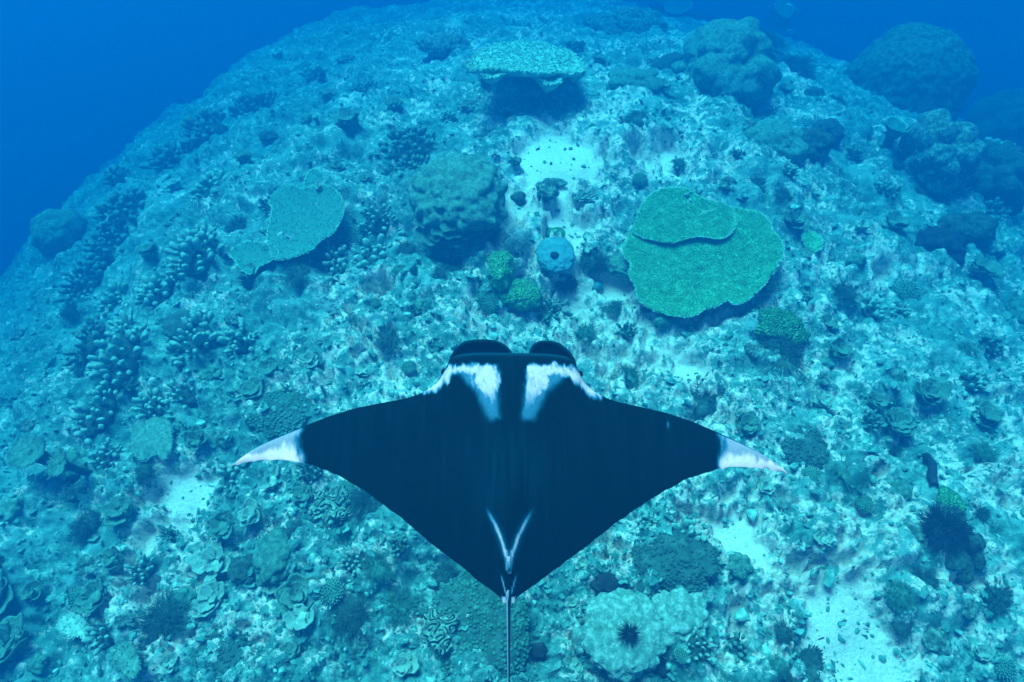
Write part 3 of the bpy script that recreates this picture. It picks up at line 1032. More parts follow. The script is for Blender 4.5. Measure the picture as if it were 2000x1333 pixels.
    b = n['Principled BSDF']
    b.inputs['Roughness'].default_value = .62
    b.inputs['Specular IOR Level'].default_value = 0.0
    tc = n.new('ShaderNodeTexCoord')
    mp = n.new('ShaderNodeMapping'); mp.inputs['Scale'].default_value = (60, 2.2, 8)
    l.new(tc.outputs['Object'], mp.inputs['Vector'])
    st = n.new('ShaderNodeTexNoise'); st.inputs['Scale'].default_value = 1.0; st.inputs['Detail'].default_value = 5
    l.new(mp.outputs[0], st.inputs['Vector'])
    rp = n.new('ShaderNodeValToRGB')
    rp.color_ramp.elements[0].position, rp.color_ramp.elements[0].color = .5, (.0004, .003, .0038, 1)
    rp.color_ramp.elements[1].position, rp.color_ramp.elements[1].color = .9, (.001, .0075, .0115, 1)
    l.new(st.outputs['Fac'], rp.inputs['Fac'])
    att = n.new('ShaderNodeAttribute'); att.attribute_name = 'pigment_and_light'
    ns = n.new('ShaderNodeTexNoise'); ns.inputs['Scale'].default_value = 60; ns.inputs['Detail'].default_value = 4
    l.new(tc.outputs['Object'], ns.inputs['Vector'])
    ml = n.new('ShaderNodeMath'); ml.operation = 'MULTIPLY_ADD'; ml.inputs[1].default_value = .5; ml.inputs[2].default_value = .75
    l.new(ns.outputs['Fac'], ml.inputs[0])
    m2 = n.new('ShaderNodeMath'); m2.operation = 'MULTIPLY'
    l.new(att.outputs['Fac'], m2.inputs[0]); l.new(ml.outputs[0], m2.inputs[1])
    pr = n.new('ShaderNodeValToRGB')
    e = pr.color_ramp.elements
    e[0].position, e[0].color = 0.0, (0, 0, 0, 1)
    e[1].position, e[1].color = .64, (.46, .38, .37, 1)
    for p_, c_ in ((.05, (.001, .02, .035)), (.14, (.012, .085, .14)), (.38, (.24, .25, .27))):
        k_ = e.new(p_); k_.color = (*c_, 1)
    l.new(m2.outputs[0], pr.inputs['Fac'])
    mx = n.new('ShaderNodeMix'); mx.data_type = 'RGBA'; mx.blend_type = 'ADD'
    mx.inputs['Factor'].default_value = 1.0
    l.new(pr.outputs['Color'], mx.inputs['A']); l.new(rp.outputs['Color'], mx.inputs['B'])
    l.new(mx.outputs['Result'], b.inputs['Base Color'])
    bo = link('body', me, m, root)

    def col_attr(me, vals):
        a_ = me.attributes.new('pigment_and_light', 'FLOAT', 'POINT'); a_.data.foreach_set('value', np.asarray(vals, np.float32))
    # head lobes, each a rolled flap standing in front of the mouth
    for sg, rim in ((1, [(126, 722), (123, 705), (113, 690), (99, 677), (84, 669), (62, 667), (45, 671), (36, 680), (31, 693), (34, 704)]),
                    (-1, [(124, 722), (122, 706), (114, 690), (102, 677), (88, 670), (62, 667), (38, 668), (20, 673), (7, 682), (-1, 693), (2, 704)])):
        rim = np.array(rim, float)
        k = len(rim)
        u = np.linspace(0, k - 1, 48)
        rx_ = np.interp(u, range(k), rim[:, 0]); ry_ = np.interp(u, range(k), rim[:, 1])
        for _ in range(6):
            rx_[1:-1] = (rx_[:-2] + 2 * rx_[1:-1] + rx_[2:]) / 4; ry_[1:-1] = (ry_[:-2] + 2 * ry_[1:-1] + ry_[2:]) / 4
        cx, cy = (82 if sg > 0 else 66), 702
        nv = 14
        rows, cols_ = [], []
        uu = np.linspace(0, 1, 48)
        for side_ in (0, 1):
            for h in np.linspace(0, 1, nv):
                ins_ = 0.0 if side_ == 0 else 5.5
                zz = 13 - 68 * h * (.55 + .45 * np.sin(np.clip(uu * 1.25, 0, 1) * math.pi / 2 + .3))
                kk = .92 * h ** 1.5
                tx_, ty_l = rx_ * .94 + 4, np.full(48, 706.0)
                vx, vy = rx_ - cx, ry_ - cy
                L = np.hypot(vx, vy)
                qx = (rx_ - vx / L * ins_) * (1 - kk) + tx_ * kk
                qy = (ry_ - vy / L * ins_) * (1 - kk) + ty_l * kk
                zz = 12 - 52 * np.sin(h * math.pi / 2) * (.6 + .4 * np.sin(uu * math.pi)) + (6 if side_ == 1 else 0) * h
                xy = loc(997 + sg * qx, qy)
                rows.append(np.column_stack([xy, zz * S]))
                c = np.where((side_ == 0) & (uu < .22), .45 * sstep(.1, .3, h), .006 + .012 * (h < .05) + ((.15 * sstep(.25, .8, h)) if side_ == 1 else 0))  # lit rim and paler hollow of the lobe painted in
                cols_.append(np.full(48, 1.0) * c)
        v = np.concatenate(rows)
        def id_(s_, h_, u_): return (s_ * nv + h_) * 48 + u_
        q = []
        for h in range(nv - 1):
            for c in range(47):
                q.append((id_(0, h, c), id_(0, h + 1, c), id_(0, h + 1, c + 1), id_(0, h, c + 1)))
                q.append((id_(1, h, c), id_(1, h, c + 1), id_(1, h + 1, c + 1), id_(1, h + 1, c)))
        for c in range(47):
            q.append((id_(0, 0, c), id_(0, 0, c + 1), id_(1, 0, c + 1), id_(1, 0, c)))
            q.append((id_(0, nv - 1, c + 1), id_(0, nv - 1, c), id_(1, nv - 1, c), id_(1, nv - 1, c + 1)))
        for h in range(nv - 1):
            for c in (0, 47):
                q.append((id_(0, h, c), id_(1, h, c), id_(1, h + 1, c), id_(0, h + 1, c)))
        mm = mesh_np('head_lobe', v, q)
        col_attr(mm, np.concatenate(cols_))
        link('head_lobe', mm, m, root)
        # eye on the side of the head
        e = loc(np.array([997 + sg * 131]), np.array([731]))[0]
        v1, f1 = ICO[2]
        ey = mesh_np('eye', v1 * .022, None, f1); col_attr(ey, np.zeros(len(v1)))
        eo = link('eye', ey, m, root); eo.location = (e[0], e[1], .02)
    # tail
    mb = MB()
    ty_ = np.linspace(1148, 1425, 30)
    pts = []
    for y in ty_:
        xy = loc(np.array([997 + 3.0 * (y - 1148) / 180]), np.array([y]))[0]
        pts.append((xy[0], xy[1], S * (5 - 18 * (y - 1148) / 280)))
    tube(mb, pts, list(S * np.interp(ty_, [1148, 1185, 1300, 1425], [7, 3.8, 2.3, 1.0])), 12)
    tm = mb.mesh('tail')
    co = np.zeros(len(tm.vertices) * 3, np.float32); tm.vertices.foreach_get('co', co); co = co.reshape(-1, 3)
    cx = np.interp(-co[:, 1], -np.array(pts)[:, 1], np.array(pts)[:, 0])
    rel = (co[:, 0] - cx) / S
    col_attr(tm, np.where(rel < -1.0, .26, .01) * (.6 + .4 * (vnoise2(co[:, 1] * 9, co[:, 1] * 0, 2) > -.3)))
    link('tail', tm, m, root)
    # dorsal fin and the two pelvic fins
    def flap(name, pts, zs, th=3.0, pale=None):
        xy = loc(np.array([p[0] for p in pts]), np.array([p[1] for p in pts]))
        z = np.array(zs) * S
        nn_ = len(pts)
        off = np.array([th * S * .5, 0, 0])
        v = np.concatenate([np.column_stack([xy, z]) + off, np.column_stack([xy, z]) - off])
        tr = [(0, i, i + 1) for i in range(1, nn_ - 1)] + [(nn_, nn_ + i + 1, nn_ + i) for i in range(1, nn_ - 1)]
        qd = [(i, nn_ + i, nn_ + (i + 1) % nn_, (i + 1) % nn_) for i in range(nn_)]
        f_ = mesh_np(name, v, qd, tr, False)
        col_attr(f_, np.tile(pale if pale is not None else np.full(nn_, .02), 2))
        link(name, f_, m, root)
    flap('dorsal_fin', [(996, 1078), (996, 1096), (998, 1112), (999, 1120), (998, 1108)], [30, 44, 44, 36, 20], 6, np.array([.3, .2, .05, .3, .02]))
    for sg in (-1, 1):
        flap('pelvic_fin', [(997 + sg * 9, 1142), (997 + sg * 13, 1160), (997 + sg * 8, 1178), (997 + sg * 3, 1172)], [6, 4, 2, 4], 5, np.array([.03, .02, .35, .25]))
manta()

# ------------------------------------------------------------------ table corals
table_coral('big green table coral, two overlapping round plates with pale frilly rims, right of centre', (1370, 520), [
    ([(1232, 455), (1222, 478), (1214, 492), (1220, 512), (1231, 525), (1228, 545), (1240, 570), (1244, 590), (1262, 606), (1290, 620), (1318, 627), (1345, 628), (1368, 618), (1372, 612), (1395, 608), (1418, 595), (1428, 602), (1450, 600), (1470, 585), (1492, 562), (1512, 535), (1526, 505), (1522, 478), (1506, 460), (1500, 440), (1478, 422), (1450, 418), (1432, 414), (1390, 420), (1330, 440), (1270, 450)], 0.0, .10),
    ([(1234, 452), (1240, 440), (1248, 415), (1262, 390), (1285, 374), (1320, 368), (1350, 374), (1365, 388), (1395, 397), (1425, 405), (1434, 425), (1434, 445), (1422, 462), (1402, 469), (1380, 466), (1360, 464), (1335, 470), (1310, 476), (1280, 472), (1255, 466)], .10, .03)],
    lift=.36, dens=6500, nub=.016, nubr=.008)
table_coral('wide teal table coral with a white bleached scar, on the left slope', (575, 450), [
    ([(527, 470), (534, 440), (537, 415), (530, 405), (545, 382), (560, 372), (580, 371), (592, 378), (620, 373), (645, 374), (664, 386), (676, 406), (676, 428), (665, 450), (655, 466), (632, 480), (615, 497), (590, 508), (560, 517), (540, 514), (536, 500)], .05, .12),
    ([(462, 512), (450, 500), (470, 482), (495, 476), (520, 482), (540, 488), (546, 500), (530, 515), (508, 526), (500, 538), (485, 538), (470, 525)], .10, .06),
    ([(598, 372), (600, 350), (610, 336), (622, 336), (632, 348), (634, 366), (625, 374)], .02, .05)],
    lift=.27, mname='table_blue', dens=900, nub=.012, nubr=.009)
_t = bpy.data.objects['table_coral.001']
bpy.context.view_layer.update()
_nv = np.array(_t.matrix_world.to_3x3() @ Vector((0, 0, 1)))
_sp = on_plane(538, 466, np.array(_t.location) + _nv * .345, _nv)
_o = link('bleached_scar', blob_mesh('bleached_scar', .2, .11, .035, .06, .03, 4, 4, warp=.5), M['leaf_pale'], _t)
_o.location = _t.matrix_world.inverted() @ Vector(_sp); _o.rotation_euler = (0, 0, .5)
table_coral('small bent table coral seen almost edge-on, high on the left slope', (300, 400), [
    ([(269, 440), (274, 420), (290, 408), (303, 398), (300, 385), (308, 368), (325, 350), (342, 340), (340, 362), (330, 380), (322, 402), (305, 425), (285, 442)], .0, .05)], lift=.35, tilt=(.25, -.45, 1), mname='table_blue', dens=300, nub=.02)
table_coral('small round flat table coral just right of the big green table coral', (1585, 472), [
    ([(1566, 462), (1574, 455), (1590, 456), (1602, 466), (1604, 482), (1594, 492), (1578, 490), (1570, 478)], 0, .02)], lift=.12, mname='table', dens=600)
table_coral('small tilted cup-shaped plate coral below the largest dome, pale rimmed', (1742, 266), [
    ([(1722, 255), (1728, 248), (1742, 249), (1756, 260), (1764, 272), (1758, 277), (1742, 274), (1728, 266)], 0, .22)], lift=.3, mname='table_blue', dens=200)
table_coral('pale flat plate coral at the top edge beside the largest dome', (1325, 22), [
    ([(1297, 15), (1305, 2), (1325, -4), (1345, 2), (1352, 14), (1340, 25), (1318, 30), (1302, 26)], 0, .05)], lift=.3, mname='table_blue', dens=120)
table_coral('faint pale plate coral at the top edge near the passing pale fish', (1525, 22), [
    ([(1512, 15), (1518, 6), (1535, 4), (1548, 14), (1546, 30), (1535, 38), (1520, 30)], 0, .05)], lift=.3, mname='table_blue', dens=100)
table_coral('thin leaning plate coral near the left edge, edge turned to the viewer', (105, 720), [
    ([(84, 762), (90, 735), (98, 712), (112, 700), (118, 715), (112, 738), (100, 756)], .0, .08)], lift=.3, tilt=(.3, -.3, 1), mname='table_blue', dens=200)
table_coral('broad smooth drooping plate coral left of the left wing tip', (300, 862), [
    ([(248, 880), (252, 850), (270, 825), (300, 812), (325, 818), (332, 845), (330, 872), (315, 896), (300, 886), (280, 896), (262, 893)], 0, -.05)], lift=.22, mname='leaf', rimname='leaf', dens=300, nub=.01, stalk=False)
table_coral('broad pale plate coral in the bottom left corner', (152, 1226), [
    ([(120, 1230), (124, 1212), (138, 1200), (156, 1198), (168, 1212), (182, 1228), (190, 1250), (184, 1264), (168, 1256), (160, 1244), (142, 1246)], 0, .04)], lift=.3, mname='leaf_pale', rimname='leaf_pale', dens=200)
table_coral('dull flat plate coral right of the broad pale one, bottom left', (250, 1290), [
    ([(225, 1285), (235, 1262), (258, 1258), (272, 1280), (274, 1305), (258, 1325), (238, 1310)], 0, .03)], lift=.25, mname='leaf', rimname='leaf', dens=200)
table_coral('faint plate coral at the left edge, level with the left wing tip', (48, 890), [
    ([(26, 905), (30, 875), (48, 858), (74, 856), (92, 868), (88, 890), (70, 905), (50, 915)], 0, .04)], lift=.5, mname='lump', rimname='leaf', dens=60)
table_coral('smaller faint plate coral just right of the one at the left edge', (112, 905), [
    ([(98, 925), (104, 895), (118, 878), (132, 890), (130, 915), (118, 930)], 0, .04)], lift=.45, mname='lump', rimname='leaf', dens=60)
table_coral('dark flat plate coral at the bottom edge left of the large sand patch', (1572, 1298), [
    ([(1530, 1320), (1545, 1295), (1570, 1270), (1595, 1268), (1602, 1290), (1598, 1315), (1580, 1340), (1550, 1345)], 0, .03)], lift=.12, mname='lump_dark', rimname='lump_dark', dens=400)

# ------------------------------------------------------------------ far pale lobed table with its urchin
def far_shelf():
    t = table_coral('large pale lobed shelf coral far up the reef, shadow beneath it', (1030, 150), [
        ([(912, 140), (925, 118), (950, 98), (985, 90), (1030, 86), (1075, 94), (1105, 104), (1130, 122), (1140, 142), (1118, 150), (1092, 146), (1070, 150), (1040, 148), (1000, 146), (968, 140), (940, 142)], .12, .05),
        ([(938, 142), (945, 125), (965, 122), (986, 130), (986, 146), (968, 157), (945, 156)], .05, .05),
        ([(1042, 150), (1055, 138), (1078, 142), (1092, 155), (1090, 168), (1072, 171), (1055, 162)], .0, .05),
        ([(1105, 130), (1120, 124), (1138, 134), (1140, 146), (1122, 151), (1108, 145)], .06, .02)],
        lift=.32, mname='shelf', rimname='shelf', dens=260, nub=.03, nubr=.03, thick=.09, name='shelf_coral', stalk=False)
    st = link('stalk', blob_mesh('stalk', 1.0, .6, .3, .5, .12, 4, 8), M['lump_dark'], t); st.location = (0, .3, .02)
    q, s = hit(1024, 150)
    bpy.context.view_layer.update()
    p = on_plane(1022, 122, np.array(t.location) + np.array([0, 0, .46]), np.array([0, 0, 1.0]))
    urchin('dark sea urchin sitting on the pale far shelf coral', 1022, 122, 24, at=p, n=50)
far_shelf()

# ------------------------------------------------------------------ massive corals
mound('largest coral dome, huge and rounded, on the upper right skyline', 1738, 182, 205, 195, mname='dome', lobe=.2, amp=.09, level=5, seed=2, rise=1.0, warp=.1)
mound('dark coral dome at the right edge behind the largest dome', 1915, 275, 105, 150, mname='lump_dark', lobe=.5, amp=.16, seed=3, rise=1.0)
mound('faint coral dome on the hazy left skyline', 140, 470, 95, 80, lobe=.6, amp=.12, seed=4, rise=1.0)
b_, rx_, ry_, rz_ = mound('tall lumpy coral mound beside the upper sand patch, with shelves on its lower edge', 905, 402, 180, 170, lobe=.2, amp=.12, level=5, seed=5, rise=.6)
def shelves(root, rx, ry, rz, spots, mname):
    for i, (a, zf, k) in enumerate(spots):
        o = bpy.data.objects.new('shelf', leaf_mesh(i % 6).copy()); o.data.materials.append(M[mname]); col.objects.link(o); o.parent = root
        o.location = (math.sin(R(a)) * rx * .86, -math.cos(R(a)) * ry * .86, rz * zf)
        o.rotation_euler = (-.30, 0, R(180 + a)); o.scale = (k * 1.25, k, k * .6)
shelves(b_, rx_, ry_, rz_, [(-22, -.0, .22), (-6, .06, .24), (10, .02, .22), (26, .08, .2), (40, .0, .2), (2, -.22, .26), (-14, -.26, .24), (-38, -.36, .36), (-52, -.1, .22), (20, -.2, .22), (-28, -.18, .24), (34, -.2, .2), (52, -.1, .18), (12, .2, .18), (-12, .24, .18)], 'lump')
mound('lobed rock coral wall below the far plates, upper right', 1400, 150, 160, 150, mname='lump', lobe=.5, amp=.32, level=5, seed=6, rise=.8)
for (x, y, w, h, lab) in ((1345, 150, 50, 28, 'flat pale lobe coral low on the left of the lobed coral wall'), (1392, 145, 58, 40, 'rounded pale lobe coral in the middle of the lobed coral wall'), (1378, 188, 54, 46, 'broad grey lobe coral at the foot of the lobed coral wall'), (1432, 175, 62, 60, 'tall grey lobe coral on the right of the lobed coral wall'), (1415, 100, 44, 30, 'pale lobe coral on top of the lobed coral wall')):
    mound(lab, x, y, w, h, name='lobe_coral', lobe=.4, amp=.2, level=4, seed=x, rise=.7, sink=-.35)
mound('lumpy coral head on the upper right sand slope', 1510, 292, 110, 80, lobe=.3, amp=.2, seed=8, rise=.7, mname='lump')
mound('darker round coral head joined to the lumpy head, upper right', 1568, 308, 62, 62, lobe=.3, amp=.1, seed=9, rise=.8, mname='lump_dark')
mound('small dark round coral head behind the lumpy pair, upper right', 1600, 280, 58, 52, lobe=.2, amp=.07, seed=10, rise=.8, mname='lump_dark')
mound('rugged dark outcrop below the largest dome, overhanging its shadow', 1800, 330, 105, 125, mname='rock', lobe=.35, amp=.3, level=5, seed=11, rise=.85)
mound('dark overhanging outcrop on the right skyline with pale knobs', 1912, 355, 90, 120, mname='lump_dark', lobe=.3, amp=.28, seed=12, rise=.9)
mound('smooth brown boulder coral on the right slope, left of a pair', 1835, 470, 62, 62, lobe=.6, amp=.05, seed=13, rise=.9, mname='lump_dark', warp=.08)
mound('smooth brown boulder coral on the right slope, right of a pair', 1878, 468, 66, 66, lobe=.6, amp=.05, seed=14, rise=.9, mname='lump_dark', warp=.08)
mound('black lump painted as the shadow under the pair of brown boulders', 1810, 500, 70, 70, lobe=.2, amp=.2, seed=15, rise=.5, mname='black')  # black mound stands in for the boulders' shadow
mound('white broken coral block right of the brown boulders', 1918, 492, 36, 36, lobe=.15, amp=.12, seed=16, rise=.5, mname='lump_pale')
mound('round ball coral beside the white crack on the right slope', 1657, 525, 32, 30, lobe=.3, amp=.03, level=3, seed=17, rise=.9, warp=.05)
mound('little round ball coral below the big green table coral', 1290, 641, 28, 26, lobe=.3, amp=.03, level=3, seed=18, rise=.9, warp=.05)
mound('little round ball coral in the dim upper left rubble', 613, 267, 24, 20, lobe=.3, amp=.03, level=3, seed=19, rise=.9, warp=.05)
mound('small bluish ball coral below the blue plate sponge', 1165, 558, 22, 22, lobe=.2, amp=.03, level=3, seed=20, rise=.8, mname='sponge', warp=.05)
mound('dim fuzzy coral mound among the finger corals at left', 378, 648, 82, 60, mname='soft', lobe=.12, amp=.05, level=4, seed=21, rise=.55)
mound('pale wrinkled coral disc on the sand below the upper sand patch', 1140, 402, 46, 30, name='disc_coral', mname='brain_pale', lobe=.08, amp=.035, level=4, seed=22, rise=.3)
mound('dark lumpy rock on the sand below the upper sand patch', 1068, 382, 38, 36, name='rock', cat='rock', mname='rock', lobe=.14, amp=.1, level=3, seed=23, rise=.6)
mound('pale ring-shaped rock lying on the upper sand patch', 1085, 356, 34, 14, name='rock', cat='rock', mname='rock', lobe=.12, amp=.1, level=3, seed=24, rise=.6)
mound('dark wedge of rock jutting from the tall mound onto the sand', 1012, 388, 34, 24, name='rock', cat='rock', mname='lump_dark', lobe=.2, amp=.1, level=3, seed=25, rise=.7)
mound('small green lumpy coral on the sand trail above the blue sponge', 1075, 455, 46, 26, mname='brain_green', lobe=.16, amp=.08, level=3, seed=26, rise=.5)
mound('green banana-shaped ridged coral in the middle of the reef, upper half', 978, 548, 48, 74, name='ridged_coral', mname='brain_green', lobe=.3, amp=.05, level=4, seed=27, rise=.6, warp=.08)
mound('green ridged coral lobe curving right below the banana-shaped half', 1008, 586, 100, 54, name='ridged_coral', mname='brain_green', lobe=.3, amp=.05, level=4, seed=28, rise=.75, warp=.08, rot=-.35)
mound('pale crusty block with dark holes between green ridged coral and blue sponge', 1030, 558, 62, 56, name='rock', cat='rock', mname='rock', lobe=.16, amp=.08, level=3, seed=29, rise=.5)
mound('green maze-patterned brain coral below the big green table coral', 1500, 645, 110, 62, name='brain_coral', mname='brain', lobe=.6, amp=.07, level=4, seed=30, rise=.6)
mound('half-hidden maze-patterned brain coral at the bottom, left of the tail', 874, 1242, 62, 66, name='brain_coral', mname='brain_pale', lobe=.6, amp=.05, level=4, seed=31, rise=.45)
mound('pale maze coral with thick winding ridges left below the manta', 655, 998, 76, 66, name='brain_coral', mname='brain_pale', lobe=.12, amp=.11, level=5, seed=32, rise=.4)
mound('lumpy pale brown coral below the left wing', 552, 1092, 76, 84, lobe=.15, amp=.1, level=4, seed=33, rise=.45, mname='lump')
mound('dark outcrop in the painted shadow area on the lower right slope', 1840, 1050, 70, 84, mname='lump_dark', lobe=.16, amp=.2, level=5, seed=35, rise=.4)
bush('shaggy bush on the lower right outcrop, blackened as its shadow area', 1812, 1052, 110, 110, mname='black', v=3, n=520, flat=.6)  # black fronds stand in for the shadow area around the outcrop
bush('second shaggy bush at the lower edge of the dark outcrop, blackened as shadow', 1855, 1085, 70, 60, mname='black', v=1, flat=.6)
mound('small olive cap of growth on the dark lower right outcrop', 1835, 990, 40, 44, mname='brain_green', lobe=.12, amp=.08, level=3, seed=36, rise=.5, sink=-.6)
mound('pale grey coral boulder at the right edge', 1984, 610, 40, 60, lobe=.2, amp=.1, seed=37, rise=.6, mname='lump')
mound('pale rounded coral at the far left edge above the bottom corner', 72, 1012, 34, 46, mname='leaf', lobe=.1, amp=.06, level=3, seed=38, rise=.5)
mound('lumpy dim rock ledge near the top, left of the far shelf coral', 870, 112, 70, 40, name='rock', cat='rock', mname='rock', lobe=.4, amp=.25, level=4, seed=39, rise=.6)
mound('rugged ledge near the top right of the far shelf coral', 1215, 75, 130, 60, name='rock', cat='rock', mname='rock', lobe=.5, amp=.35, level=5, seed=40, rise=.7)
mound('ledge coloured dark as if in shadow behind the lobed coral wall', 1290, 130, 80, 50, name='rock', cat='rock', mname='lump_dark', lobe=.4, amp=.3, level=4, seed=41, rise=.6)  # the ledge's shadow is put into its dark colour
mound('low lumpy ledge right below the far shelf coral', 1235, 185, 90, 40, name='rock', cat='rock', mname='lump', lobe=.3, amp=.2, level=4, seed=42, rise=.5)

# pale boulder with its black urchin, bottom right of the tail
r_, ax_, ay_, az_ = mound('big pale lobed boulder coral at the bottom with a black urchin on it', 1208, 1225, 148, 138, mname='lump_pale', lobe=.14, amp=.05, level=5, seed=50, rise=.38, warp=.14)
bpy.context.view_layer.update()
_dg = None
def top_of(root, px, py):
    """point on the upper surface of a coral, straight below the photo ray"""
    body = root.children[0]
    inv = body.matrix_world.inverted()
    d = Vector(ray(px, py))
    ok, loc_, nor, _ = body.ray_cast(inv @ Vector(EYE), (inv.to_3x3() @ d).normalized())
    if ok: return body.matrix_world @ loc_, (body.matrix_world.to_3x3() @ nor).normalized()
    return None, None
_p, _n = top_of(r_, 1230, 1240)
urchin('black long-spined sea urchin on the big pale boulder coral', 1230, 1240, 52, at=_p, normal=_n, n=110)
mound('pale crusted coral head right of the boulder with the urchin', 1318, 1205, 92, 82, mname='lump_pale', lobe=.13, amp=.10, level=4, seed=51, rise=.4, warp=.25)
mound('small pale button coral at the right rim of the urchin boulder', 1275, 1242, 24, 32, name='button_coral', mname='lump_pale', lobe=.1, amp=.03, level=3, seed=52, rise=.5)
mound('short pale pillar coral standing left of the urchin boulder', 1126, 1247, 22, 48, name='pillar_coral', mname='lump_pale', lobe=.12, amp=.05, level=3, seed=53, rise=1.1)
mound('flat black lump painted as the shade under the urchin boulder', 1268, 1296, 62, 34, mname='black', lobe=.15, amp=.06, level=3, seed=54, rise=.25)  # shade below the boulder built as a black lump
mound('round black lump between the tail and the urchin boulder', 1049, 1277, 34, 26, mname='black', lobe=.1, amp=.04, level=3, seed=55, rise=.3)
mound('flat black lump painted as a shaded hollow above the urchin boulder', 1190, 1150, 70, 34, mname='black', lobe=.15, amp=.06, level=3, seed=56, rise=.2)  # shade in the hollow built as a black lump
starfish('dark five-armed starfish right of the urchin boulder', 1352, 1222, 40)

# blue plate sponge with its black mouth
s_ = mound('round blue plate sponge with a black mouth in the centre of the reef', 1082, 514, 72, 78, name='plate_sponge', cat='sponge', mname='sponge', lobe=.09, amp=.022, level=4, seed=60, rise=.34, warp=.05)
bpy.context.view_layer.update()
_p, _n = top_of(s_[0], 1083, 499)
if _p is not None:
    o = link('mouth', blob_mesh('mouth', .07, .055, .05, .1, .01, 2, 3, warp=.05), M['black'], s_[0]); o.matrix_world = Matrix.Translation(_p)

# ------------------------------------------------------------------ finger corals
FING = [
    ('knobby finger coral mound crowned by a small plate, left of the teal table coral', 405, 528, 72, 92, 'knob', 44, 1.0),
    ('small knobby finger coral upper left of the fuzzy mound', 320, 592, 66, 42, 'knob', 24, 1.0),
    ('little knobby finger coral tight against the plate-crowned mound', 360, 570, 34, 28, 'knob', 12, 1.0),
    ('pale knobby finger coral at the left end of the finger coral row', 237, 602, 44, 50, 'knob', 20, 1.0),
    ('small pale finger coral just below the left end of the row', 257, 657, 34, 40, 'knob', 12, 1.0),
    ('tall ragged finger coral clump on the left slope', 255, 720, 70, 120, 'knob', 46, .95),
    ('tall finger coral clump right of the ragged one, pale tips', 400, 700, 60, 90, 'knob', 38, .95),
    ('low finger coral clump below the tall pale-tipped one', 375, 775, 66, 52, 'knob', 28, .9),
    ('narrow finger coral clump far left of the ragged one', 205, 700, 40, 90, 'knob_dark', 26, .9),
    ('small finger coral left of the broad drooping plate', 215, 830, 50, 80, 'knob', 24, .9),
    ('low beaded finger coral right below the broad drooping plate', 232, 912, 60, 38, 'knob', 24, .8),
    ('pale stubby finger coral under the left wing tip', 462, 940, 40, 44, 'knob', 16, 1.0),
    ('dark finger coral left of the tall lumpy mound', 805, 315, 90, 62, 'knob_dark', 48, .9),
    ('second dark finger coral, just below the first by the lumpy mound', 808, 352, 80, 40, 'knob_dark', 34, .9),
    ('lobed coral ridge high on the hazy left slope', 420, 285, 70, 60, 'knob_dark', 34, 1.0),
    ('lobed coral ridge along the left slope below the highest one', 350, 335, 80, 50, 'knob_dark', 36, 1.0),
    ('long lobed coral ridge in the middle of the left slope', 262, 440, 80, 70, 'knob_dark', 46, .95),
    ('lobed coral ridge lower on the left slope near the skyline', 228, 505, 74, 66, 'knob_dark', 42, .95),
    ('lowest lobed coral ridge on the left slope', 180, 575, 60, 64, 'knob_dark', 34, .95),
    ('hazy lobed coral at the upper left skyline', 505, 222, 80, 40, 'knob_dark', 34, 1.0),
    ('faint finger coral clump left of the bent table coral', 245, 372, 40, 30, 'knob_dark', 18, 1.0),
    ('small finger coral clump by the pale fish-bone shaped leaf, left slope', 425, 400, 46, 50, 'knob', 22, 1.0),
    ('dark beaded finger coral under the green ridged coral', 1072, 622, 60, 44, 'knob_dark', 36, .9),
    ('pale knobby coral on the right skyline outcrop', 1925, 345, 56, 66, 'leaf_pale', 28, 1.0),
    ('small pale branching knob coral right of the teal table coral', 745, 450, 56, 48, 'knob', 30, .85),
    ('pale round knobby head under the right edge of the teal table coral', 663, 525, 28, 36, 'leaf_pale', 14, 1.1),
    ('knobby grey coral below the round knobby head', 672, 560, 30, 40, 'leaf_pale', 14, 1.0),
    ('white stubby coral left of the tail tip', 705, 1115, 44, 30, 'leaf_pale', 22, .8),
    ('dark small finger coral right of the urchin boulder', 1345, 1280, 46, 44, 'knob', 24, .8),
]
for i, (lab, x, y, w, h, mn, n, k) in enumerate(FING):
    knob_cluster(lab, x, y, w, h, mname=mn, n=n, k=k, seed=i + 1, flat=.7 if h > 45 else .55)

# bristly domes of small upright branches
def bristle_dome(label, px, py, wpx, hpx, mname='soft_green', n=240, rise=.6, seed=0, tip='rim', name='bristle_coral'):
    rr = np.random.default_rng(seed)
    p, s, nn = surf(px, py)
    rx, ry = wpx * s * .5, hpx * s * .58
    rz = rise * min(rx, ry)
    root = empty(name, p, label, 'coral', None, normal=up_mix(nn, .7))
    link('base', blob_mesh('base', rx * .9, ry * .9, rz * .85, rx, rx * .03, 3, seed, warp=.08), M[mname], root)
    mb, mt = MB(), MB()
    for i in range(n):
        z = 1 - (i + .5) / n * .95; th = i * 2.39996
        h = math.sqrt(1 - z * z)
        d = np.array([h * math.cos(th), h * math.sin(th), z])
        b = d * np.array([rx, ry, rz]) * .8
        L = rx * rr.uniform(.2, .32); r = rx * .05
        tube(mb, [b, b + d * L * .8], [r, r * .8], 5, False)
        tube(mt, [b + d * L * .7, b + d * L], [r * .9, r * .5], 5)
    tag(link('branches', mb.mesh('branches'), M[mname], root), kind='stuff')
    tag(link('tips', mt.mesh('tips'), M[tip], root), kind='stuff')
bristle_dome('round bristly coral tuft left below the green ridged coral', 958, 600, 52, 56, n=150, seed=2, tip='table_blue')
bristle_dome('little bristly round coral with pale tips at the bottom right of the urchin boulder', 1314, 1290, 30, 28, n=90, seed=3)

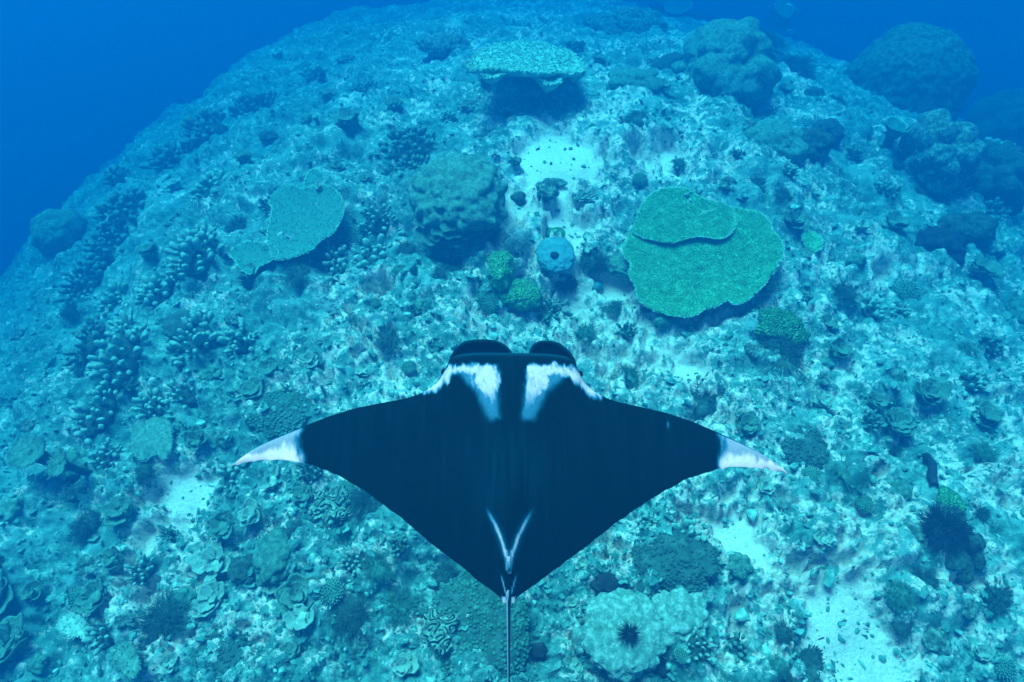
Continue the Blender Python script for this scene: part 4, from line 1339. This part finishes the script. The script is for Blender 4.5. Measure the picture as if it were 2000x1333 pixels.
# ------------------------------------------------------------------ leaf and lettuce corals
LEAF = [
    ('flat leafy coral just below the teal table coral', 497, 560, 56, 44, 'leaf', 8, 2),
    ('curled plate crowning the knobby finger coral mound', 410, 480, 34, 22, 'leaf_pale', 4, 1),
    ('small pale leafy coral beside the bent table coral', 355, 386, 38, 28, 'leaf_pale', 5, 1),
    ('bleached leafy coral on the rubble left of centre bottom, upper of two', 437, 1112, 56, 72, 'leaf_pale', 8, 2),
    ('bleached ragged leafy coral, lower of two at bottom left', 425, 1180, 56, 60, 'leaf_pale', 9, 2),
    ('pale ribbed shell-like plate coral at the bottom left of the manta', 616, 1226, 56, 40, 'leaf_pale', 4, 1),
    ('lumpy leafy coral above the ribbed shell-like plate', 600, 1180, 84, 70, 'leaf', 11, 3),
    ('pale leafy coral under the left wing, beside fine fronds', 456, 1045, 52, 48, 'leaf', 6, 1),
    ('white leafy coral right of the pale one under the left wing', 508, 1030, 50, 44, 'leaf_pale', 8, 2),
    ('small white lettuce coral at the bottom right of the tail', 1112, 1306, 36, 38, 'leaf_pale', 8, 2),
    ('small white lettuce coral at the bottom edge left of the tail', 800, 1310, 50, 34, 'leaf_pale', 8, 2),
    ('curled pale leaf coral in the bottom left rubble', 545, 1155, 40, 30, 'leaf_pale', 5, 1),
    ('thin leafy coral shelf left of the tall lumpy mound', 695, 285, 54, 40, 'leaf', 6, 1),
    ('leafy coral rosette near the top below the far shelf', 1280, 205, 52, 30, 'leaf', 7, 1),
    ('olive scroll coral on the right slope', 1740, 840, 60, 60, 'leaf', 10, 2),
    ('scroll coral above the olive one on the right slope', 1790, 790, 60, 56, 'leaf', 10, 2),
    ('grey scroll coral far right of the right wing tip', 1905, 830, 60, 56, 'leaf', 9, 2),
    ('scroll coral cluster right of the feathery bush', 1690, 800, 50, 44, 'leaf', 8, 2),
    ('pale frilly coral just right of the right wing', 1590, 800, 46, 44, 'leaf_pale', 9, 2),
    ('leafy plates high on the right slope', 1890, 560, 50, 50, 'leaf', 7, 1),
    ('small leafy coral just below the small round table coral', 1560, 520, 30, 26, 'leaf', 6, 1),
    ('pale leafy scrap on the sand right of the blue sponge', 1143, 505, 18, 30, 'leaf_pale', 4, 1),
    ('pale leafy scrap above the blue sponge on the sand', 1145, 472, 24, 20, 'leaf_pale', 4, 1),
    ('grey plate coral along the right slope above the white crack', 1720, 470, 60, 40, 'leaf', 5, 1),
    ('pale crusty leaves at the lower left of the tall lumpy mound', 850, 475, 60, 36, 'leaf_pale', 8, 1),
    ('long grey tongue-shaped leaf coral under the left wing', 550, 962, 22, 40, 'leaf_pale', 3, 1),
    ('dim leafy plates in the bottom left corner', 60, 1270, 90, 80, 'leaf', 9, 2),
    ('dim leafy plates on the left edge above the corner', 40, 1180, 70, 80, 'leaf', 9, 2),
    ('dim leafy plates right of the broad pale corner plate', 215, 1180, 60, 60, 'leaf', 8, 1),
]
for i, (lab, x, y, w, h, mn, n, ti) in enumerate(LEAF):
    leaf_coral(lab, x, y, w, h, mname=mn, n=n, seed=i + 1, tiers=ti, size=.8)

# ------------------------------------------------------------------ soft corals and bushes
BUSH = [
    ('dark bushy soft coral draped over the maze-patterned green brain coral', 1512, 705, 120, 100, 'soft', 0),
    ('dark feathery bush behind the right wing', 1370, 790, 120, 70, 'soft', 1),
    ('round dark soft coral bush left of the green ridged coral', 866, 566, 76, 72, 'soft', 2),
    ('pale grassy soft coral above the green ridged coral', 1005, 500, 90, 44, 'soft_pale', 1),
    ('grassy tuft hanging at the foot of the tall lumpy mound', 962, 460, 54, 56, 'soft_green', 0),
    ('dark soft coral bush beside the blue plate sponge', 1108, 555, 60, 50, 'soft', 1),
    ('fuzzy dark soft coral on the sand right of the blue sponge', 1160, 530, 60, 70, 'soft', 2),
    ('small fuzzy clump on the sand left of the big green table coral', 1195, 615, 44, 40, 'soft_green', 0),
    ('fuzzy clump in front of the right head lobe of the manta', 1140, 672, 60, 52, 'soft_green', 2),
    ('dark branching thicket left of the largest dome', 1545, 150, 110, 90, 'soft', 0),
    ('dark fuzzy thicket right of the lobed coral wall', 1490, 115, 70, 80, 'soft', 1),
    ('dark bushy soft coral beyond the left wing, left of the maze coral', 590, 1060, 60, 60, 'soft', 2),
    ('bushy soft coral under the left trailing edge', 735, 1000, 76, 100, 'soft', 1),
    ('fuzzy dark mat at the bottom left of the rubble', 345, 1220, 110, 110, 'soft', 0),
    ('feathery soft coral left of the tail base', 780, 1200, 90, 80, 'soft_green', 2),
    ('dark feathery mat left of the feathery soft coral', 705, 1225, 90, 80, 'soft', 0),
    ('dim brushy growth at the top of the sand slope', 1240, 265, 80, 36, 'soft', 1),
    ('brushy growth above the tall lumpy mound', 955, 285, 90, 36, 'soft', 2),
    ('brushy clump at the upper rim of the big green table coral', 1470, 385, 80, 44, 'soft', 0),
    ('wispy brown bush right of the big green table coral rim', 1480, 585, 60, 40, 'soft', 1),
    ('dim soft coral bush on the left slope below the lobed ridges', 160, 620, 70, 60, 'soft', 2),
    ('dark soft coral bush on the lower left slope', 200, 1040, 80, 80, 'soft', 1),
    ('dark bush clinging to the right edge of the lower right outcrop', 1895, 1010, 60, 70, 'soft', 0),
    ('dim bush in the bottom right corner', 1930, 1180, 90, 90, 'soft', 2),
    ('dark tuft on the right slope above the dark sponge stick', 1735, 880, 40, 40, 'soft', 1),
    ('dim bush along the right slope above the sand patch', 1780, 1150, 70, 60, 'soft', 1),
    ('fuzzy growth in front of the left head lobe of the manta', 770, 690, 90, 60, 'soft', 0),
    ('fuzzy growth right of the white shoulder of the manta', 1225, 745, 70, 50, 'soft_green', 1),
    ('dim shaggy growth by the upper left table coral scar', 470, 450, 70, 60, 'soft', 2),
    ('dark shaggy growth below the big pale plate at left', 300, 940, 60, 40, 'soft', 0),
]
for i, (lab, x, y, w, h, mn, v) in enumerate(BUSH):
    bush(lab, x, y, w, h, mname=mn, v=v, seed=i, flat=.55)
# long drooping plume in front of the brain coral
fan_coral('feathery olive bush of curved plumes right of the right wing tip', 1618, 948, 66, 66, name='feather_coral', mname='soft_green', n=34, seed=2, direction=-.9, spread=4.2, steep=.55, leaf=False)
fan_coral('pale leafy sea fan of broad ribbed blades below the right wing tip', 1520, 1005, 58, 58, mname='soft_pale', n=14, seed=3, direction=.1, spread=3.0, steep=.3)
fan_coral('dark trailing plumes hanging below the green brain coral', 1515, 725, 90, 90, name='feather_coral', mname='soft', n=40, seed=4, direction=2.6, spread=2.6, steep=.15, leaf=False)

rosette_dome('wide dome of tightly packed polyps at the bottom beside the tail', 938, 1240, 190, 170, mname='soft_green', n=900, seed=1, rise=.3)
rosette_dome('dark polyp-covered dome right of the tail base', 1305, 1110, 150, 100, mname='soft', n=520, seed=2, rise=.35)
rosette_dome('dark polyp mat above the left wing', 560, 830, 120, 80, mname='soft_green', n=420, seed=3, rise=.2)
rosette_dome('polyp mat below the right wing tip', 1560, 890, 90, 80, mname='soft', n=300, seed=4, rise=.2)
rosette_dome('polyp mat at the bottom edge, right of the fuzzy dark mat', 450, 1290, 120, 80, mname='soft', n=360, seed=5, rise=.25)
rosette_dome('grey lumpy polyp dome behind the teal table coral scar', 660, 610, 80, 46, mname='soft_pale', n=260, seed=6, rise=.25)

# dark sponge sticks on the lower right slope
def stick(label, pts, rpx, name='tube_sponge'):
    p = []
    for i, (x, y) in enumerate(pts):
        q, s, n = surf(x, y)
        p.append(q + Vector((0, 0, .03 + .045 * i)))
    root = empty(name, p[0], label, 'sponge')
    mb = MB()
    r = rpx * s * .5
    L = [(a - p[0]) for a in p]
    tube(mb, [tuple(a) for a in L], [r * (1 + .15 * math.sin(i * 2.1)) for i in range(len(L))], 9)
    link('stem', mb.mesh('stem'), M['black'], root)
    o = link('tip', blob_mesh('tip', r * 1.15, r * 1.15, r * .9, r, r * .1, 2, 4), M['black'], root); o.location = L[-1]
stick('short dark tube sponge leaning above the dark lower right outcrop', [(1806, 962), (1803, 942), (1800, 922), (1799, 902)], 15)
stick('leaning dark stick sponge right of the lower right outcrop', [(1852, 1110), (1866, 1088), (1880, 1066)], 14)

# ------------------------------------------------------------------ smaller colonies between the large ones
LANDMARKS = [('the big green table coral', 1370, 500), ('the teal table coral', 570, 440), ('the bent table coral', 305, 390), ('the tall lumpy mound', 905, 400),
    ('the far shelf coral', 1030, 130), ('the lobed coral wall', 1400, 150), ('the largest dome', 1740, 170), ('the brown boulder pair', 1855, 470),
    ('the green brain coral', 1500, 645), ('the blue plate sponge', 1082, 517), ('the green ridged coral', 990, 570), ('the upper sand patch', 1090, 315),
    ('the large sand patch', 1655, 1240), ('the urchin boulder', 1210, 1225), ('the dark right outcrop', 1835, 1050), ('the left wing tip', 470, 905), ('the right wing tip', 1545, 920),
    ('the drooping plate', 300, 860), ('the maze coral', 655, 1000), ('the pale corner plate', 152, 1226), ('the polyp dome by the tail', 938, 1240), ('the feathery olive bush', 1618, 945),
    ('the plate-crowned finger mound', 405, 525), ('the tall ragged finger clump', 255, 720), ('the bleached leafy corals', 430, 1145), ('the head of the manta', 1000, 680), ('the fuzzy left mound', 378, 648)]
DIRS = ['right of', 'above and right of', 'straight above', 'above and left of', 'left of', 'below and left of', 'straight below', 'below and right of']
MANTA_PX = [(450, 905), (600, 820), (830, 770), (870, 660), (1135, 660), (1170, 760), (1400, 835), (1560, 925), (1400, 930), (1240, 1000), (1020, 1180), (1010, 1333), (990, 1333), (980, 1180), (750, 990), (600, 915)]
def fillers(count):
    rr = random.Random(99)
    used = set()
    kinds = [('lump', 'lumpy coral head'), ('lump2', 'pale crusted coral knob'), ('leaf', 'small leafy coral'), ('leaf2', 'small bleached leafy coral'),
             ('knob', 'small finger coral'), ('knob2', 'dark little finger coral'), ('bush', 'low fuzzy soft coral'), ('dome', 'small bristly coral dome')]
    done = tries = 0
    while done < count and tries < 6000:
        tries += 1
        x, y = rr.uniform(20, 1980), rr.uniform(120, 1320)
        if y < 640 - x * 1.05 + 60 or (x > 1600 and y < (x - 1600) * .9 + 120): continue
        if inside(np.array(MANTA_PX, float), np.array([[x, y]]))[0]: continue
        if min((x - a) ** 2 + (y - b) ** 2 for a, b in PLACED) < 46 ** 2: continue
        q, _s = hit(x, y)
        if float(sand_amount(np.array([q[0]]), np.array([q[1]]))[0]) > .3: continue
        lm = min(LANDMARKS, key=lambda k: (k[1] - x) ** 2 + (k[2] - y) ** 2)
        dr = DIRS[int(round(math.degrees(math.atan2(lm[2] - y, x - lm[1])) / 45)) % 8]
        ks = [k for k in kinds if (k[0], lm[0], dr) not in used]
        if not ks: continue
        k, nm = rr.choice(ks)
        used.add((k, lm[0], dr))
        lab = '%s %s %s' % (nm, dr, lm[0])
        w = rr.uniform(28, 58) * (1.0 if y > 450 else .8)
        h = w * rr.uniform(.7, 1.0)
        sd = int(x * 7 + y)
        if k == 'lump': mound(lab, x, y, w, h, mname=rr.choice(['lump', 'lump', 'lump_dark']), lobe=w * .0022, amp=.05, level=4, seed=sd % 97, rise=.5, warp=.3)
        elif k == 'lump2': mound(lab, x, y, w * .75, h * .75, mname='rock', lobe=w * .0018, amp=.06, level=4, seed=sd % 97, rise=.5, warp=.35)
        elif k == 'leaf': leaf_coral(lab, x, y, w, h, mname='leaf', n=8, seed=sd, tiers=2, size=.8)
        elif k == 'leaf2': leaf_coral(lab, x, y, w * .7, h * .7, mname='leaf_pale', n=7, seed=sd, tiers=2, size=.8)
        elif k == 'knob': knob_cluster(lab, x, y, w, h, mname='knob', n=20, seed=sd)
        elif k == 'knob2': knob_cluster(lab, x, y, w * .9, h * .9, mname='knob_dark', n=18, seed=sd)
        elif k == 'bush': bush(lab, x, y, w * 1.3, h * 1.2, mname=rr.choice(['soft', 'soft_green']), v=sd % 3, seed=sd, flat=.5)
        else: bristle_dome(lab, x, y, w * .9, h * .9, n=90, seed=sd, tip='knob')
        done += 1
fillers(150)

# ------------------------------------------------------------------ fish
for lab, x, y, L, a, mn in [
    ('tiny dark fish over the large sand patch, highest of three', 1648, 1213, 15, 10, 'fish_dark'),
    ('tiny dark fish at the right side of the large sand patch', 1691, 1229, 13, -8, 'fish_dark'),
    ('tiny dark fish at the left side of the large sand patch', 1603, 1248, 17, 18, 'fish_dark'),
    ('tiny dark fish above the pale streak right of the urchin boulder', 1444, 1242, 18, 75, 'fish_dark'),
    ('slim dark fish lying over the big pale boulder coral', 1180, 1234, 22, 35, 'fish_dark'),
    ('small dark fish on the sand beside the tall lumpy mound', 1043, 386, 14, 100, 'fish_dark'),
    ('small dark fish on the right of the upper sand trail', 1154, 369, 15, 125, 'fish_dark'),
    ('dark fish at the upper right rim of the big green table coral', 1446, 393, 20, 140, 'fish_dark'),
    ('round dark fish right of the big green table coral rim', 1546, 393, 22, 70, 'fish_dark'),
    ('dark fish above the pair of brown boulders', 1748, 440, 20, 60, 'fish_dark'),
    ('dark fish swimming above the top of the largest dome', 1699, 74, 16, 80, 'fish_dark'),
    ('dark fish at the right shoulder of the largest dome', 1760, 90, 18, 150, 'fish_dark'),
    ('dark fish against the middle of the largest dome', 1745, 123, 18, 10, 'fish_dark'),
    ('pale fish passing near the top edge, lower of two', 1548, 62, 24, 165, 'fish_pale'),
    ('pale fish passing at the very top edge, upper of two', 1545, 14, 24, 140, 'fish_pale'),
    ('blue-black fish beside the white block on the right slope', 1992, 365, 18, 60, 'fish_dark'),
]:
    fish(lab, x, y, L, a, mn, hover=.9 if 'dome' in lab else .22)

# ------------------------------------------------------------------ loose rubble and turf: nobody could count it
def scatter(n, seed, lo=1.6, hi=28, bias=1.0):
    rr = np.random.default_rng(seed)
    r = lo * np.exp(rr.uniform(0, 1, n) ** bias * math.log(hi / lo))
    a = rr.uniform(R(-75), R(75), n)
    x, y = np.sin(a) * r, np.cos(a) * r - 2.5
    keep = y > -.8
    return x[keep], y[keep], rr

def rubble():
    x, y, rr = scatter(26000, 3, 2.6, 26, .8)
    sand = sand_amount(x, y)
    keep = rr.random(len(x)) < np.where(sand > .35, .45, np.where(sand > -.05, .9, .5))
    x, y, sand = x[keep], y[keep], sand[keep]
    z = full_z(x, y, sand)
    n = len(x)
    v0, f0 = ICO[0]
    s = np.exp(rr.normal(-3.95, .5, n)).clip(.010, .085)
    sc3 = rr.uniform(.45, 1.5, (n, 3)) * s[:, None]
    sc3[:, 2] *= .75
    V = v0[None] * (1 + rr.normal(0, .2, (n, len(v0), 1)))
    V = V * sc3[:, None, :]
    a = rr.uniform(0, 6.283, n); c, sn = np.cos(a), np.sin(a)
    X = V[..., 0] * c[:, None] - V[..., 1] * sn[:, None]; Y = V[..., 0] * sn[:, None] + V[..., 1] * c[:, None]
    V = np.stack([X + x[:, None], Y + y[:, None], V[..., 2] + (z + s * .25)[:, None]], -1)
    F = f0[None] + (np.arange(n) * len(v0))[:, None, None]
    me = mesh_np('coral_rubble', V.reshape(-1, 3), None, F.reshape(-1, 3), False)
    m = mat('rubble', (.03, .10, .085), (.09, .22, .18), (.36, .50, .42), 5.0, .5, lo=.36, hi=.66, fine=60)
    tag(link('coral_rubble', me, m), 'broken coral rubble strewn over the whole reef', kind='stuff')
rubble()

def turf():
    """small leafy scales and stubs that crust the reef"""
    x, y, rr = scatter(30000, 5, 2.6, 26, .8)
    sand = sand_amount(x, y)
    keep = rr.random(len(x)) < np.where(sand > .2, .03, .75) * np.clip(.5 + vnoise2(x * .9, y * .9, 71) * 1.0, .08, 1)
    x, y, sand = x[keep], y[keep], sand[keep]
    z = full_z(x, y, sand)
    n = len(x)
    k = 6
    s = np.exp(rr.normal(-3.3, .4, n)).clip(.015, .09)
    a0 = rr.uniform(0, 6.283, n)
    tilt = rr.uniform(.15, 1.0, n)
    th = np.linspace(-1.25, 1.25, k)[None] + rr.normal(0, .1, (n, k))
    rad = s[:, None] * (1 + rr.normal(0, .18, (n, k)))
    lx, ly = np.sin(th) * rad, np.cos(th) * rad
    lz = ly * np.tan(tilt * .8)[:, None] * .7 + rr.normal(0, .08, (n, k)) * s[:, None]
    L = np.stack([lx, ly, lz], -1)
    foot = np.stack([np.zeros(n), -s * .15, -s * .35], -1)[:, None]
    thick = np.array([0, 0, -1.0])[None, None] * (s * .16)[:, None, None]
    V = np.concatenate([foot, L, foot + thick, L + thick], 1)
    c, sn = np.cos(a0)[:, None], np.sin(a0)[:, None]
    V = np.stack([V[..., 0] * c - V[..., 1] * sn + x[:, None], V[..., 0] * sn + V[..., 1] * c + y[:, None], V[..., 2] + (z + s * .15)[:, None]], -1)
    T = [(0, i + 1, i) for i in range(1, k)] + [(k + 1, k + 1 + i, k + 2 + i) for i in range(1, k)]
    Q = [(i, i + 1, k + 2 + i, k + 1 + i) for i in range(1, k)]
    off = (np.arange(n) * (2 * k + 2))[:, None, None]
    me = mesh_np('reef_turf', V.reshape(-1, 3), (np.array(Q)[None] + off).reshape(-1, 4), (np.array(T)[None] + off).reshape(-1, 3), False)
    m = mat('turf', (.02, .075, .065), (.05, .15, .125), (.15, .31, .26), 3.0, .4, lo=.34, hi=.66, fine=60)
    tag(link('reef_turf', me, m), 'small leafy crusts and algae turf covering the reef', kind='stuff')
turf()
